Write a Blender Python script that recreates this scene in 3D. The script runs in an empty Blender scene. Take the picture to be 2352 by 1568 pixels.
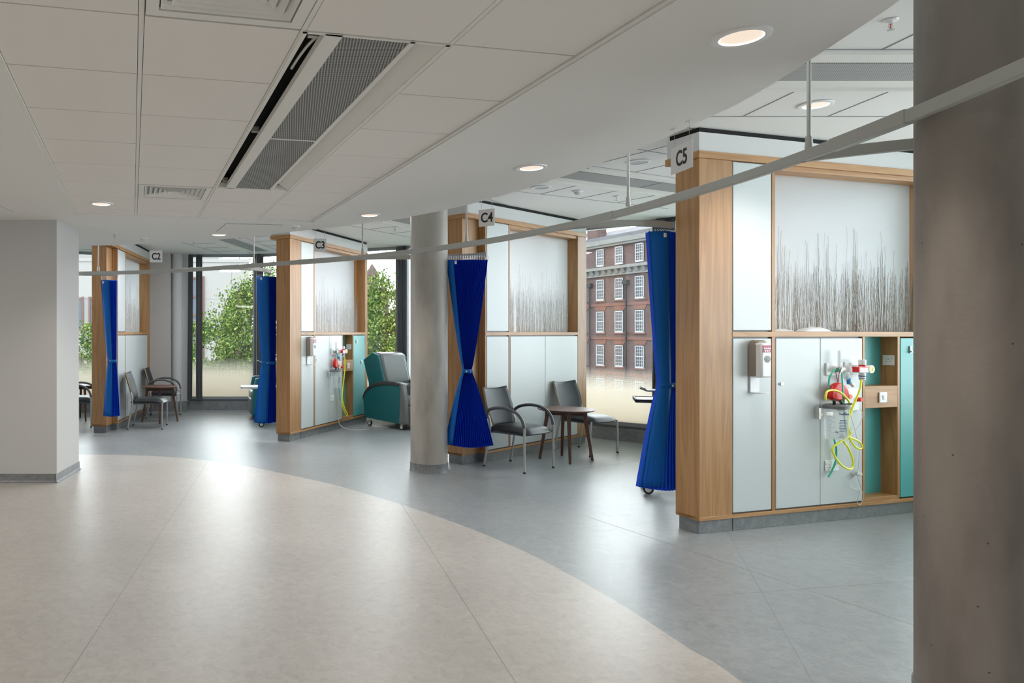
import bpy, bmesh, math, random
from mathutils import Vector, Matrix
random.seed(7)
C = bpy.context.scene.collection
R = math.radians
pi = math.pi

# ------------------------------------------------------------------ materials
def nodes_of(name):
    m = bpy.data.materials.new(name); m.use_nodes = True
    nt = m.node_tree; nt.nodes.clear()
    return m, nt, nt.nodes, nt.links
def srgb(r, g, b):
    f = lambda c: (c/255/12.92) if c/255 <= .04045 else ((c/255+.055)/1.055)**2.4
    return (f(r), f(g), f(b), 1)
def pbr(name, col, rough=.5, metal=0, spec=.5, alpha=1, trans=0, emis=None, estr=0, coat=0, bump=0, bscale=200, var=0, vscale=3):
    m, nt, N, L = nodes_of(name)
    o = N.new('ShaderNodeOutputMaterial'); p = N.new('ShaderNodeBsdfPrincipled')
    L.new(p.outputs[0], o.inputs[0])
    p.inputs['Base Color'].default_value = col
    p.inputs['Roughness'].default_value = rough
    p.inputs['Metallic'].default_value = metal
    p.inputs['Specular IOR Level'].default_value = spec
    p.inputs['Transmission Weight'].default_value = trans
    p.inputs['Coat Weight'].default_value = coat
    p.inputs['Alpha'].default_value = alpha
    if emis: p.inputs['Emission Color'].default_value = emis; p.inputs['Emission Strength'].default_value = estr
    tc = N.new('ShaderNodeTexCoord')
    if var:
        n = N.new('ShaderNodeTexNoise'); n.inputs['Scale'].default_value = vscale; n.inputs['Detail'].default_value = 6
        L.new(tc.outputs['Object'], n.inputs['Vector'])
        mx = N.new('ShaderNodeMix'); mx.data_type = 'RGBA'
        L.new(n.outputs[0], mx.inputs[0])
        mx.inputs[6].default_value = tuple(c*(1-var) for c in col[:3])+(1,)
        mx.inputs[7].default_value = tuple(min(1, c*(1+var)) for c in col[:3])+(1,)
        L.new(mx.outputs[2], p.inputs['Base Color'])
    if bump:
        n = N.new('ShaderNodeTexNoise'); n.inputs['Scale'].default_value = bscale
        L.new(tc.outputs['Object'], n.inputs['Vector'])
        b = N.new('ShaderNodeBump'); b.inputs['Strength'].default_value = bump; b.inputs['Distance'].default_value = .002
        L.new(n.outputs[0], b.inputs['Height']); L.new(b.outputs[0], p.inputs['Normal'])
    return m
def ramp(N, stops):
    r = N.new('ShaderNodeValToRGB'); e = r.color_ramp.elements
    while len(e) < len(stops): e.new(.5)
    for i, (p, c) in enumerate(stops): e[i].position = p; e[i].color = c
    return r
def oak(name, horiz=False, tone=1.0, cols=((.27, .128, .042), (.40, .208, .080), (.49, .275, .120))):
    m, nt, N, L = nodes_of(name)
    o = N.new('ShaderNodeOutputMaterial'); p = N.new('ShaderNodeBsdfPrincipled'); L.new(p.outputs[0], o.inputs[0])
    tc = N.new('ShaderNodeTexCoord')
    mp = N.new('ShaderNodeMapping'); L.new(tc.outputs['Object'], mp.inputs[0])
    mp.inputs['Scale'].default_value = (.55, 9, 9) if horiz else (9, 9, .55)
    n1 = N.new('ShaderNodeTexNoise'); n1.inputs['Scale'].default_value = 1.3; n1.inputs['Detail'].default_value = 3; n1.inputs['Distortion'].default_value = .6
    L.new(mp.outputs[0], n1.inputs['Vector'])
    mth = N.new('ShaderNodeMath'); mth.operation = 'MULTIPLY'; mth.inputs[1].default_value = 9
    L.new(n1.outputs[0], mth.inputs[0])
    fr = N.new('ShaderNodeMath'); fr.operation = 'PINGPONG'; fr.inputs[1].default_value = 1
    L.new(mth.outputs[0], fr.inputs[0])
    mp2 = N.new('ShaderNodeMapping'); L.new(tc.outputs['Object'], mp2.inputs[0])
    mp2.inputs['Scale'].default_value = (3, 160, 160) if horiz else (160, 160, 3)
    n2 = N.new('ShaderNodeTexNoise'); n2.inputs['Scale'].default_value = 1; n2.inputs['Detail'].default_value = 4
    L.new(mp2.outputs[0], n2.inputs['Vector'])
    mix = N.new('ShaderNodeMix'); mix.data_type = 'FLOAT'; mix.inputs[0].default_value = .55
    L.new(fr.outputs[0], mix.inputs[2]); L.new(n2.outputs[0], mix.inputs[3])
    k = tone
    r = ramp(N, [(.0, tuple(c*k for c in cols[0])+(1,)), (.45, tuple(c*k for c in cols[1])+(1,)), (1, tuple(c*k for c in cols[2])+(1,))])
    L.new(mix.outputs[0], r.inputs[0]); L.new(r.outputs[0], p.inputs['Base Color'])
    p.inputs['Roughness'].default_value = .42
    return m
def lino(name, c0, c1, c2):
    m, nt, N, L = nodes_of(name)
    o = N.new('ShaderNodeOutputMaterial'); p = N.new('ShaderNodeBsdfPrincipled'); L.new(p.outputs[0], o.inputs[0])
    tc = N.new('ShaderNodeTexCoord')
    n1 = N.new('ShaderNodeTexNoise'); n1.inputs['Scale'].default_value = 16; n1.inputs['Detail'].default_value = 9; n1.inputs['Roughness'].default_value = .72; n1.inputs['Distortion'].default_value = .8
    L.new(tc.outputs['Object'], n1.inputs['Vector'])
    r = ramp(N, [(.3, c0), (.5, c1), (.72, c2)]); L.new(n1.outputs[0], r.inputs[0])
    n2 = N.new('ShaderNodeTexNoise'); n2.inputs['Scale'].default_value = .9; n2.inputs['Detail'].default_value = 3
    L.new(tc.outputs['Object'], n2.inputs['Vector'])
    r2 = ramp(N, [(.3, (.9, .9, .9, 1)), (.7, (1.06, 1.06, 1.06, 1))]); L.new(n2.outputs[0], r2.inputs[0])
    mp = N.new('ShaderNodeMapping'); mp.inputs['Scale'].default_value = (34, 80, 34); mp.inputs['Rotation'].default_value = (0, 0, .5)
    L.new(tc.outputs['Object'], mp.inputs[0])
    n3 = N.new('ShaderNodeTexNoise'); n3.inputs['Scale'].default_value = 1.6; n3.inputs['Detail'].default_value = 6; n3.inputs['Distortion'].default_value = .8
    L.new(mp.outputs[0], n3.inputs['Vector'])
    r3 = ramp(N, [(.50, (0, 0, 0, 1)), (.75, (.30, .30, .30, 1))]); L.new(n3.outputs[0], r3.inputs[0])
    a = N.new('ShaderNodeMix'); a.data_type = 'RGBA'; a.blend_type = 'MULTIPLY'; a.inputs[0].default_value = 1
    L.new(r.outputs[0], a.inputs[6]); L.new(r2.outputs[0], a.inputs[7])
    b = N.new('ShaderNodeMix'); b.data_type = 'RGBA'
    L.new(r3.outputs[0], b.inputs[0]); L.new(a.outputs[2], b.inputs[6]); b.inputs[7].default_value = tuple(min(1, x*1.15) for x in c2[:3])+(1,)
    L.new(b.outputs[2], p.inputs['Base Color'])
    rr = ramp(N, [(.3, (.32,)*3+(1,)), (.7, (.40,)*3+(1,))]); L.new(n1.outputs[0], rr.inputs[0]); L.new(rr.outputs[0], p.inputs['Roughness'])
    p.inputs['Specular IOR Level'].default_value = .55
    return m
def concrete(name, base):
    m, nt, N, L = nodes_of(name)
    o = N.new('ShaderNodeOutputMaterial'); p = N.new('ShaderNodeBsdfPrincipled'); L.new(p.outputs[0], o.inputs[0])
    tc = N.new('ShaderNodeTexCoord')
    mp = N.new('ShaderNodeMapping'); mp.inputs['Scale'].default_value = (3, 3, .9); L.new(tc.outputs['Object'], mp.inputs[0])
    n = N.new('ShaderNodeTexNoise'); n.inputs['Scale'].default_value = 1.6; n.inputs['Detail'].default_value = 5; L.new(mp.outputs[0], n.inputs['Vector'])
    r = ramp(N, [(.3, tuple(c*.72 for c in base)+(1,)), (.5, tuple(base)+(1,)), (.7, tuple(c*1.18 for c in base)+(1,))]); L.new(n.outputs[0], r.inputs[0])
    v = N.new('ShaderNodeTexVoronoi'); v.inputs['Scale'].default_value = 13; L.new(tc.outputs['Object'], v.inputs['Vector'])
    r2 = ramp(N, [(.035, (.12, .1, .09, 1)), (.06, (1, 1, 1, 1))]); L.new(v.outputs['Distance'], r2.inputs[0])
    a = N.new('ShaderNodeMix'); a.data_type = 'RGBA'; a.blend_type = 'MULTIPLY'; a.inputs[0].default_value = .8
    L.new(r.outputs[0], a.inputs[6]); L.new(r2.outputs[0], a.inputs[7]); L.new(a.outputs[2], p.inputs['Base Color'])
    p.inputs['Roughness'].default_value = .5
    n3 = N.new('ShaderNodeTexNoise'); n3.inputs['Scale'].default_value = 30; n3.inputs['Detail'].default_value = 5; L.new(tc.outputs['Object'], n3.inputs['Vector'])
    b = N.new('ShaderNodeBump'); b.inputs['Strength'].default_value = .15; b.inputs['Distance'].default_value = .01; L.new(n3.outputs[0], b.inputs['Height']); L.new(b.outputs[0], p.inputs['Normal'])
    return m
def brick_mat(name):
    m, nt, N, L = nodes_of(name)
    o = N.new('ShaderNodeOutputMaterial'); p = N.new('ShaderNodeBsdfPrincipled'); L.new(p.outputs[0], o.inputs[0])
    tc = N.new('ShaderNodeTexCoord')
    s = N.new('ShaderNodeSeparateXYZ'); cb = N.new('ShaderNodeCombineXYZ')
    L.new(tc.outputs['Object'], s.inputs[0]); L.new(s.outputs[0], cb.inputs[0]); L.new(s.outputs[2], cb.inputs[1])
    b = N.new('ShaderNodeTexBrick'); b.inputs['Scale'].default_value = 2.2
    b.inputs['Color1'].default_value = (.052, .026, .023, 1); b.inputs['Color2'].default_value = (.032, .019, .019, 1); b.inputs['Mortar'].default_value = (.062, .045, .042, 1)
    b.inputs['Mortar Size'].default_value = .01
    L.new(cb.outputs[0], b.inputs['Vector'])
    n = N.new('ShaderNodeTexNoise'); n.inputs['Scale'].default_value = .7; n.inputs['Detail'].default_value = 6; L.new(tc.outputs['Object'], n.inputs['Vector'])
    r = ramp(N, [(.3, (.75, .75, .78, 1)), (.7, (1.3, 1.2, 1.15, 1))]); L.new(n.outputs[0], r.inputs[0])
    a = N.new('ShaderNodeMix'); a.data_type = 'RGBA'; a.blend_type = 'MULTIPLY'; a.inputs[0].default_value = 1
    L.new(b.outputs[0], a.inputs[6]); L.new(r.outputs[0], a.inputs[7]); L.new(a.outputs[2], p.inputs['Base Color'])
    p.inputs['Roughness'].default_value = .9
    return m
def leaf_mat(name, dark, mid, lite):
    m, nt, N, L = nodes_of(name)
    o = N.new('ShaderNodeOutputMaterial'); d = N.new('ShaderNodeBsdfDiffuse'); t = N.new('ShaderNodeBsdfTranslucent'); mx = N.new('ShaderNodeMixShader')
    mx.inputs[0].default_value = .35
    g = N.new('ShaderNodeNewGeometry')
    r = ramp(N, [(.0, dark), (.5, mid), (1, lite)]); L.new(g.outputs['Random Per Island'], r.inputs[0])
    L.new(r.outputs[0], d.inputs[0]); L.new(r.outputs[0], t.inputs[0])
    L.new(d.outputs[0], mx.inputs[1]); L.new(t.outputs[0], mx.inputs[2]); L.new(mx.outputs[0], o.inputs[0])
    return m
def glass_mat(name):
    """clear pane with a cream dotted frit that thickens towards the floor"""
    m, nt, N, L = nodes_of(name)
    o = N.new('ShaderNodeOutputMaterial')
    tr = N.new('ShaderNodeBsdfTransparent'); tr.inputs[0].default_value = (.93, .95, .94, 1)
    gl = N.new('ShaderNodeBsdfGlossy'); gl.inputs['Roughness'].default_value = .02; gl.inputs[0].default_value = (.9, 1, .96, 1)
    lw = N.new('ShaderNodeFresnel'); lw.inputs[0].default_value = 1.52
    m1 = N.new('ShaderNodeMixShader'); L.new(lw.outputs[0], m1.inputs[0]); L.new(tr.outputs[0], m1.inputs[1]); L.new(gl.outputs[0], m1.inputs[2])
    fr = N.new('ShaderNodeMixShader'); fr.inputs[0].default_value = .35
    tl = N.new('ShaderNodeBsdfTranslucent'); tl.inputs[0].default_value = (.50, .47, .40, 1)
    df = N.new('ShaderNodeBsdfDiffuse'); df.inputs[0].default_value = (.60, .54, .42, 1)
    L.new(tl.outputs[0], fr.inputs[1]); L.new(df.outputs[0], fr.inputs[2])
    tc = N.new('ShaderNodeTexCoord'); sp = N.new('ShaderNodeSeparateXYZ'); L.new(tc.outputs['Object'], sp.inputs[0])
    mr = N.new('ShaderNodeMapRange'); mr.inputs['From Min'].default_value = 1.02; mr.inputs['From Max'].default_value = .34
    mr.inputs['To Min'].default_value = 0; mr.inputs['To Max'].default_value = 1
    L.new(sp.outputs[2], mr.inputs[0])
    # dot screen
    cb = N.new('ShaderNodeCombineXYZ'); L.new(sp.outputs[0], cb.inputs[0]); L.new(sp.outputs[2], cb.inputs[1])
    vr = N.new('ShaderNodeTexVoronoi'); vr.inputs['Scale'].default_value = 75; vr.inputs['Randomness'].default_value = 0; L.new(cb.outputs[0], vr.inputs['Vector'])
    sb = N.new('ShaderNodeMath'); sb.operation = 'MULTIPLY'; sb.inputs[1].default_value = 1.05; L.new(mr.outputs[0], sb.inputs[0])
    lt = N.new('ShaderNodeMath'); lt.operation = 'LESS_THAN'; L.new(vr.outputs['Distance'], lt.inputs[0]); L.new(sb.outputs[0], lt.inputs[1])
    av = N.new('ShaderNodeMath'); av.operation = 'MULTIPLY_ADD'; av.inputs[1].default_value = .5
    L.new(mr.outputs[0], av.inputs[0])
    hf = N.new('ShaderNodeMath'); hf.operation = 'MULTIPLY'; hf.inputs[1].default_value = .45; L.new(lt.outputs[0], hf.inputs[0]); L.new(hf.outputs[0], av.inputs[2])
    m2 = N.new('ShaderNodeMixShader'); L.new(av.outputs[0], m2.inputs[0]); L.new(m1.outputs[0], m2.inputs[1]); L.new(fr.outputs[0], m2.inputs[2])
    L.new(m2.outputs[0], o.inputs[0])
    return m
def resin_mat(name):
    m, nt, N, L = nodes_of(name)
    o = N.new('ShaderNodeOutputMaterial'); t = N.new('ShaderNodeBsdfTranslucent'); d = N.new('ShaderNodeBsdfDiffuse'); mx = N.new('ShaderNodeMixShader'); mx.inputs[0].default_value = .10
    t.inputs[0].default_value = (.97, .98, 1, 1); d.inputs[0].default_value = (.93, .95, .98, 1)
    g = N.new('ShaderNodeBsdfGlossy'); g.inputs['Roughness'].default_value = .25; m3 = N.new('ShaderNodeMixShader'); m3.inputs[0].default_value = .04
    L.new(t.outputs[0], mx.inputs[1]); L.new(d.outputs[0], mx.inputs[2]); L.new(mx.outputs[0], m3.inputs[1]); L.new(g.outputs[0], m3.inputs[2]); L.new(m3.outputs[0], o.inputs[0])
    return m
def clear_mat(name, col, a):
    m, nt, N, L = nodes_of(name)
    o = N.new('ShaderNodeOutputMaterial'); t = N.new('ShaderNodeBsdfTransparent'); p = N.new('ShaderNodeBsdfPrincipled'); mx = N.new('ShaderNodeMixShader')
    p.inputs['Base Color'].default_value = col; p.inputs['Roughness'].default_value = .12; mx.inputs[0].default_value = a
    L.new(t.outputs[0], mx.inputs[1]); L.new(p.outputs[0], mx.inputs[2]); L.new(mx.outputs[0], o.inputs[0])
    return m
def perforated(name):
    m, nt, N, L = nodes_of(name)
    o = N.new('ShaderNodeOutputMaterial'); p = N.new('ShaderNodeBsdfPrincipled'); L.new(p.outputs[0], o.inputs[0])
    tc = N.new('ShaderNodeTexCoord'); v = N.new('ShaderNodeTexVoronoi'); v.inputs['Scale'].default_value = 80; v.inputs['Randomness'].default_value = 0
    L.new(tc.outputs['Object'], v.inputs['Vector'])
    r = ramp(N, [(.36, (.04, .04, .042, 1)), (.44, (.42, .42, .41, 1))]); L.new(v.outputs['Distance'], r.inputs[0]); L.new(r.outputs[0], p.inputs['Base Color'])
    p.inputs['Roughness'].default_value = .6
    return m

M = {}
M['oak'] = oak('oak vertical grain'); M['oakh'] = oak('oak horizontal grain', True, 1.12)
M['lam'] = pbr('pale grey laminate', (.60, .645, .655, 1), .35, var=.015)
M['teal'] = pbr('teal laminate', (.10, .42, .42, 1), .35)
M['tealdk'] = pbr('teal vinyl', (.012, .135, .155, 1), .42, bump=.1, bscale=300)
M['greyvin'] = pbr('grey vinyl', (.16, .17, .175, 1), .36, bump=.1, bscale=300)
M['armvin'] = pbr('dark grey vinyl', (.05, .05, .055, 1), .4)
M['plinth'] = lino('grey linoleum skirting', (.13, .14, .15, 1), (.19, .20, .21, 1), (.27, .28, .29, 1))
M['floorg'] = lino('grey marbled linoleum', (.20, .22, .23, 1), (.265, .285, .295, 1), (.34, .355, .36, 1))
M['floorb'] = lino('warm beige marbled linoleum', (.37, .345, .32, 1), (.45, .425, .395, 1), (.52, .495, .465, 1))
M['ceil'] = pbr('white plasterboard', (.77, .76, .735, 1), .9, var=.01)
M['tile'] = pbr('white ceiling tile', (.80, .765, .73, 1), .85, bump=.25, bscale=260)
M['bar'] = pbr('white ceiling bar', (.76, .75, .715, 1), .6)
M['wall'] = pbr('white wall paint', (.66, .67, .67, 1), .8)
M['wallw'] = pbr('warm white wall paint', (.55, .545, .54, 1), .8)
M['black'] = pbr('black gap', (.01, .01, .01, 1), .9)
M['dark'] = pbr('dark grey metal', (.10, .11, .125, 1), .45, metal=.3)
M['midg'] = pbr('mid grey metal', (.30, .32, .34, 1), .5, metal=.3)
M['alu'] = pbr('satin aluminium', (.50, .50, .48, 1), .42, metal=.6)
M['rail'] = pbr('white powder-coated rail', (.40, .40, .375, 1), .45)
M['chrome'] = pbr('chrome', (.75, .75, .75, 1), .15, metal=1)
M['white'] = pbr('white plastic', (.82, .83, .84, 1), .35)
M['whitem'] = pbr('off-white plastic', (.68, .68, .66, 1), .4)
M['taupe'] = pbr('taupe plastic', (.27, .225, .19, 1), .4)
M['pink'] = pbr('magenta print', (.42, .02, .10, 1), .4)
M['red'] = pbr('red plastic', (.72, .015, .012, 1), .35)
M['redcord'] = pbr('dark red cord', (.3, .01, .02, 1), .5)
M['orange'] = pbr('orange button', (.9, .16, .03, 1), .4)
M['yellow'] = pbr('yellow tubing', (.82, .85, .05, 1), .25, emis=(.8, .8, .05, 1), estr=.06)
M['green'] = pbr('green oxygen tubing', (.04, .50, .36, 1), .3)
M['blue'] = pbr('blue connector', (.05, .30, .65, 1), .35)
M['navy'] = pbr('navy ink', (.02, .04, .2, 1), .5)
M['ink'] = pbr('black ink', (.015, .015, .018, 1), .5)
M['gaugeface'] = pbr('yellow green gauge dial', (.75, .8, .25, 1), .4)
M['chair'] = pbr('dark slate vinyl', (.022, .026, .029, 1), .38, spec=.4)
M['chairback'] = pbr('slate perforated shell', (.032, .041, .048, 1), .48, spec=.35, bump=.5, bscale=90)
M['armg'] = pbr('dark grey arm', (.11, .115, .12, 1), .4, metal=.2)
M['tan'] = pbr('tan ply edge', (.42, .30, .16, 1), .5)
M['walnut'] = oak('walnut', True, 1, ((.075, .028, .018), (.115, .045, .028), (.15, .065, .04)))
M['blind'] = pbr('grey blind fabric', (.20, .21, .225, 1), .6)
M['pipe'] = pbr('black cast iron', (.02, .02, .022, 1), .8, spec=.2)
M['twigf'] = pbr('frosted twig', (.62, .61, .59, 1), .9)
M['curtain'] = pbr('royal blue curtain', (.004, .070, .68, 1), .6, spec=.25)
M['curtainl'] = pbr('blue curtain leading hem', (.003, .12, .46, 1), .6, spec=.25)
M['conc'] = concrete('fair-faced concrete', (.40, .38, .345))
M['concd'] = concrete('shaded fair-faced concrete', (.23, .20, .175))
M['glass'] = glass_mat('fritted window glass')
M['resin'] = resin_mat('frosted resin')
M['twig'] = pbr('dry twig', (.33, .29, .24, 1), .8)
M['jar'] = clear_mat('clear plastic', (.85, .9, .92, 1), .32)
M['clear2'] = clear_mat('clear acrylic', (.85, .9, .92, 1), .5)
M['perf'] = perforated('perforated grille metal')
M['glow'] = pbr('lit lamp', (.25, .22, .2, 1), .5, emis=(1, .83, .68, 1), estr=.82)
M['glowrim'] = pbr('lit reflector rim', (1, 1, 1, 1), .5, emis=(1, .93, .84, 1), estr=3)
M['unlit'] = pbr('unlit lamp', (.5, .52, .53, 1), .4)
M['brick'] = brick_mat('red brown brick')
M['redband'] = pbr('orange red brick dressing', (.075, .028, .019, 1), .9, var=.1)
M['stone'] = pbr('weathered stone', (.095, .095, .09, 1), .9, var=.18, vscale=2)
M['slate'] = pbr('slate roof', (.055, .052, .06, 1), .8, var=.15)
M['wframe'] = pbr('white sash frame', (.19, .195, .205, 1), .6)
M['wpane'] = pbr('dark window pane', (.018, .02, .024, 1), .3, spec=.2)
M['portland'] = pbr('pale stone cladding', (.150, .146, .14, 1), .9, var=.05, vscale=1)
M['rframe'] = pbr('rust red frame', (.055, .018, .014, 1), .7)
M['bluepane'] = pbr('blue grey pane', (.045, .055, .07, 1), .4, spec=.2)
M['leaf'] = leaf_mat('tree leaves', (.009, .025, .006, 1), (.048, .082, .018, 1), (.17, .21, .055, 1))
M['bark'] = pbr('bark', (.07, .06, .045, 1), .9)
M['ground'] = pbr('street ground', (.08, .08, .08, 1), .9, var=.1)
M['copper'] = pbr('green copper', (.06, .10, .09, 1), .8)

# ------------------------------------------------------------------ mesh builder
class MB:
    def __init__(s): s.v = []; s.f = []; s.m = []
    def add(s, vs, fs, m=0):
        b = len(s.v); s.v += [tuple(v) for v in vs]
        for f in fs: s.f.append([b+i for i in f]); s.m.append(m)
    def box(s, x0, x1, y0, y1, z0, z1, m=0):
        x0, x1 = sorted((x0, x1)); y0, y1 = sorted((y0, y1)); z0, z1 = sorted((z0, z1))
        s.add([(x0,y0,z0),(x1,y0,z0),(x1,y1,z0),(x0,y1,z0),(x0,y0,z1),(x1,y0,z1),(x1,y1,z1),(x0,y1,z1)],
              [(0,3,2,1),(4,5,6,7),(0,1,5,4),(1,2,6,5),(2,3,7,6),(3,0,4,7)], m)
    def prism(s, pts, a0, a1, axis='z', m=0):
        n = len(pts)
        def mk(p, a):
            if axis == 'z': return (p[0], p[1], a)
            if axis == 'y': return (p[0], a, p[1])
            return (a, p[0], p[1])
        s.add([mk(p, a0) for p in pts]+[mk(p, a1) for p in pts],
              [tuple(range(n))[::-1], tuple(range(n, 2*n))]+[(i, (i+1) % n, n+(i+1) % n, n+i) for i in range(n)], m)
    def tube(s, pts, r, n=8, m=0, closed=False, caps=True):
        P = [Vector(p) for p in pts]; k = len(P)
        rs = r if isinstance(r, (list, tuple)) else [r]*k
        prev = None; rings = []
        for i in range(k):
            a = P[i-1] if (i > 0 or closed) else P[i]; b = P[(i+1) % k] if (i < k-1 or closed) else P[i]
            t = (b-a).normalized() if (b-a).length > 1e-9 else Vector((0, 0, 1))
            if prev is None:
                u = t.cross(Vector((0, 0, 1)));
                if u.length < 1e-3: u = t.cross(Vector((1, 0, 0)))
            else:
                u = prev - t*prev.dot(t)
                if u.length < 1e-6: u = t.cross(Vector((1, 0, 0)))
            u.normalize(); w = t.cross(u); prev = u
            rings.append([P[i]+(u*math.cos(2*pi*j/n)+w*math.sin(2*pi*j/n))*rs[i] for j in range(n)])
        vs = [v for q in rings for v in q]; fs = []
        for i in range(k if closed else k-1):
            for j in range(n):
                a = i*n+j; b = i*n+(j+1) % n; i2 = (i+1) % k
                fs.append((a, b, i2*n+(j+1) % n, i2*n+j))
        if not closed and caps: fs += [tuple(range(n))[::-1], tuple((k-1)*n+j for j in range(n))]
        s.add(vs, fs, m)
    def cyl(s, p0, p1, r0, r1=None, n=24, m=0): s.tube([p0, p1], [r0, r0 if r1 is None else r1], n, m)
    def lathe(s, prof, c=(0, 0, 0), n=32, m=0, sx=1, sy=1):
        k = len(prof)
        vs = [(c[0]+r*math.cos(2*pi*j/n)*sx, c[1]+r*math.sin(2*pi*j/n)*sy, c[2]+z) for r, z in prof for j in range(n)]
        fs = [(i*n+j, i*n+(j+1) % n, (i+1)*n+(j+1) % n, (i+1)*n+j) for i in range(k-1) for j in range(n)]
        fs += [tuple(range(n))[::-1], tuple((k-1)*n+j for j in range(n))]
        s.add(vs, fs, m)
    def build(s, name, mats, parent=None, bevel=0, smooth=False, sub=0, mods=None):
        me = bpy.data.meshes.new(name); me.from_pydata(s.v, [], s.f)
        if not isinstance(mats, (list, tuple)): mats = [mats]
        for mm in mats: me.materials.append(M[mm])
        for p, mi in zip(me.polygons, s.m): p.material_index = mi; p.use_smooth = smooth
        bm = bmesh.new(); bm.from_mesh(me); bmesh.ops.recalc_face_normals(bm, faces=bm.faces); bm.to_mesh(me); bm.free()
        o = bpy.data.objects.new(name, me); C.objects.link(o)
        if parent: o.parent = parent
        if bevel:
            b = o.modifiers.new('b', 'BEVEL'); b.width = bevel; b.segments = 2; b.limit_method = 'ANGLE'; b.angle_limit = R(40)
            if smooth: b.harden_normals = False
        if sub:
            q = o.modifiers.new('s', 'SUBSURF'); q.levels = sub; q.render_levels = sub
        if smooth:
            try: me.set_sharp_from_angle(angle=R(42))
            except Exception: pass
        return o
def thing(name, label, cat, loc=(0, 0, 0), rot=0, group=None):
    o = bpy.data.objects.new(name, None); C.objects.link(o); o.empty_display_size = .1
    o.location = loc; o.rotation_euler = (0, 0, rot); o['label'] = label; o['category'] = cat
    if group: o['group'] = group
    return o
def tag(o, label, cat, group=None):
    o['label'] = label; o['category'] = cat
    if group: o['group'] = group
    return o
def struct(o): o['kind'] = 'structure'; return o
def place(o, loc, rot=0): o.location = loc; o.rotation_euler = (0, 0, rot); return o
def catmull(P, sub=6):
    out = []
    for i in range(len(P)-1):
        p0 = Vector(P[max(i-1, 0)]); p1 = Vector(P[i]); p2 = Vector(P[i+1]); p3 = Vector(P[min(i+2, len(P)-1)])
        for k in range(sub):
            t = k/sub
            out.append(.5*((2*p1)+(p2-p0)*t+(2*p0-5*p1+4*p2-p3)*t*t+(3*p1-p0-3*p2+p3)*t**3))
    out.append(Vector(P[-1])); return out
def text_mesh(name, txt, size, mat, parent, loc, rotm, extrude=.0006, offset=0, align='CENTER'):
    cu = bpy.data.curves.new(name, 'FONT'); cu.body = txt; cu.size = size; cu.extrude = extrude; cu.offset = offset
    cu.align_x = align; cu.align_y = 'CENTER'
    tmp = bpy.data.objects.new(name, cu); C.objects.link(tmp)
    dg = bpy.context.evaluated_depsgraph_get(); me = bpy.data.meshes.new_from_object(tmp.evaluated_get(dg))
    bpy.data.objects.remove(tmp); me.materials.clear(); me.materials.append(M[mat]); me.name = name
    o = bpy.data.objects.new(name, me); C.objects.link(o); o.parent = parent; o.location = loc; o.rotation_euler = rotm
    return o

# ------------------------------------------------------------------ camera
cd = bpy.data.cameras.new('camera'); cam = bpy.data.objects.new('camera', cd); C.objects.link(cam)
cam.location = (0, 0, 1.5); cam.rotation_euler = (pi/2, 0, 0)
cd.sensor_fit = 'HORIZONTAL'; cd.sensor_width = 36; cd.lens = 25.255; cd.shift_x = .21514; cd.shift_y = -.0085
cd.clip_end = 400
bpy.context.scene.camera = cam

# ------------------------------------------------------------------ shell
FAC = [(-8, 11.7), (-2.9, 14.06), (-.68, 14.06), (1.98, 12.76), (5.05, 9.6), (6.94, 5.44), (6.69, .68), (4.4, -4.0)]
room = FAC + [(-8, -4.0)]
mb = MB(); mb.prism(room, -.2, 0); struct(mb.build('floor', 'floorg'))
edge = [(-7.9, 7.9), (-5.5, 8.62), (-3.7, 8.84), (-2.6, 8.84), (-1.98, 8.80), (-1.25, 8.57), (-.54, 8.09), (.13, 7.41), (.54, 6.91), (1.18, 5.88), (1.59, 4.94), (1.8, 4.06), (1.88, 3.46), (1.93, 3.08), (1.86, 2.0), (1.6, .9), (1.1, -.2), (.4, -1.3), (-.6, -2.4), (-2.2, -3.4)]
e2 = [(p.x, p.y) for p in catmull([(x, y, 0) for x, y in edge], 5)]
mb = MB(); mb.prism(e2+[(-7.9, -3.9)], .0004, .0022); o = struct(mb.build('floor_corridor', 'floorb'))
mb = MB()
for x, y0, y1 in [(-.98, -3, 8.4), (.96, -1, 6.3)]: mb.box(x-.0016, x+.0016, y0, y1, .0022, .003)
def strip(p, q, w, z0, z1):
    a = Vector(p); b = Vector(q); d = (b-a).normalized(); n = Vector((-d.y, d.x))*w/2
    mb.prism([(a+n)[:], (b+n)[:], (b-n)[:], (a-n)[:]], z0, z1)
for p, q in [((.45, 7.9), (1.1, 11.5)), ((2.2, 3.0), (4.9, 9.0)), ((2.4, 4.1), (4.6, 4.5)), ((2.4, 5.9), (3.8, 2.0)), ((1.9, 7.3), (4.5, 8.6))]: strip(p, q, .002, .0001, .0008)
struct(mb.build('trim_1', 'midg'))

# high ceiling over the bays
mb = MB(); mb.prism(room, 3.03, 3.2); struct(mb.build('ceiling', 'ceil'))
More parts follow.
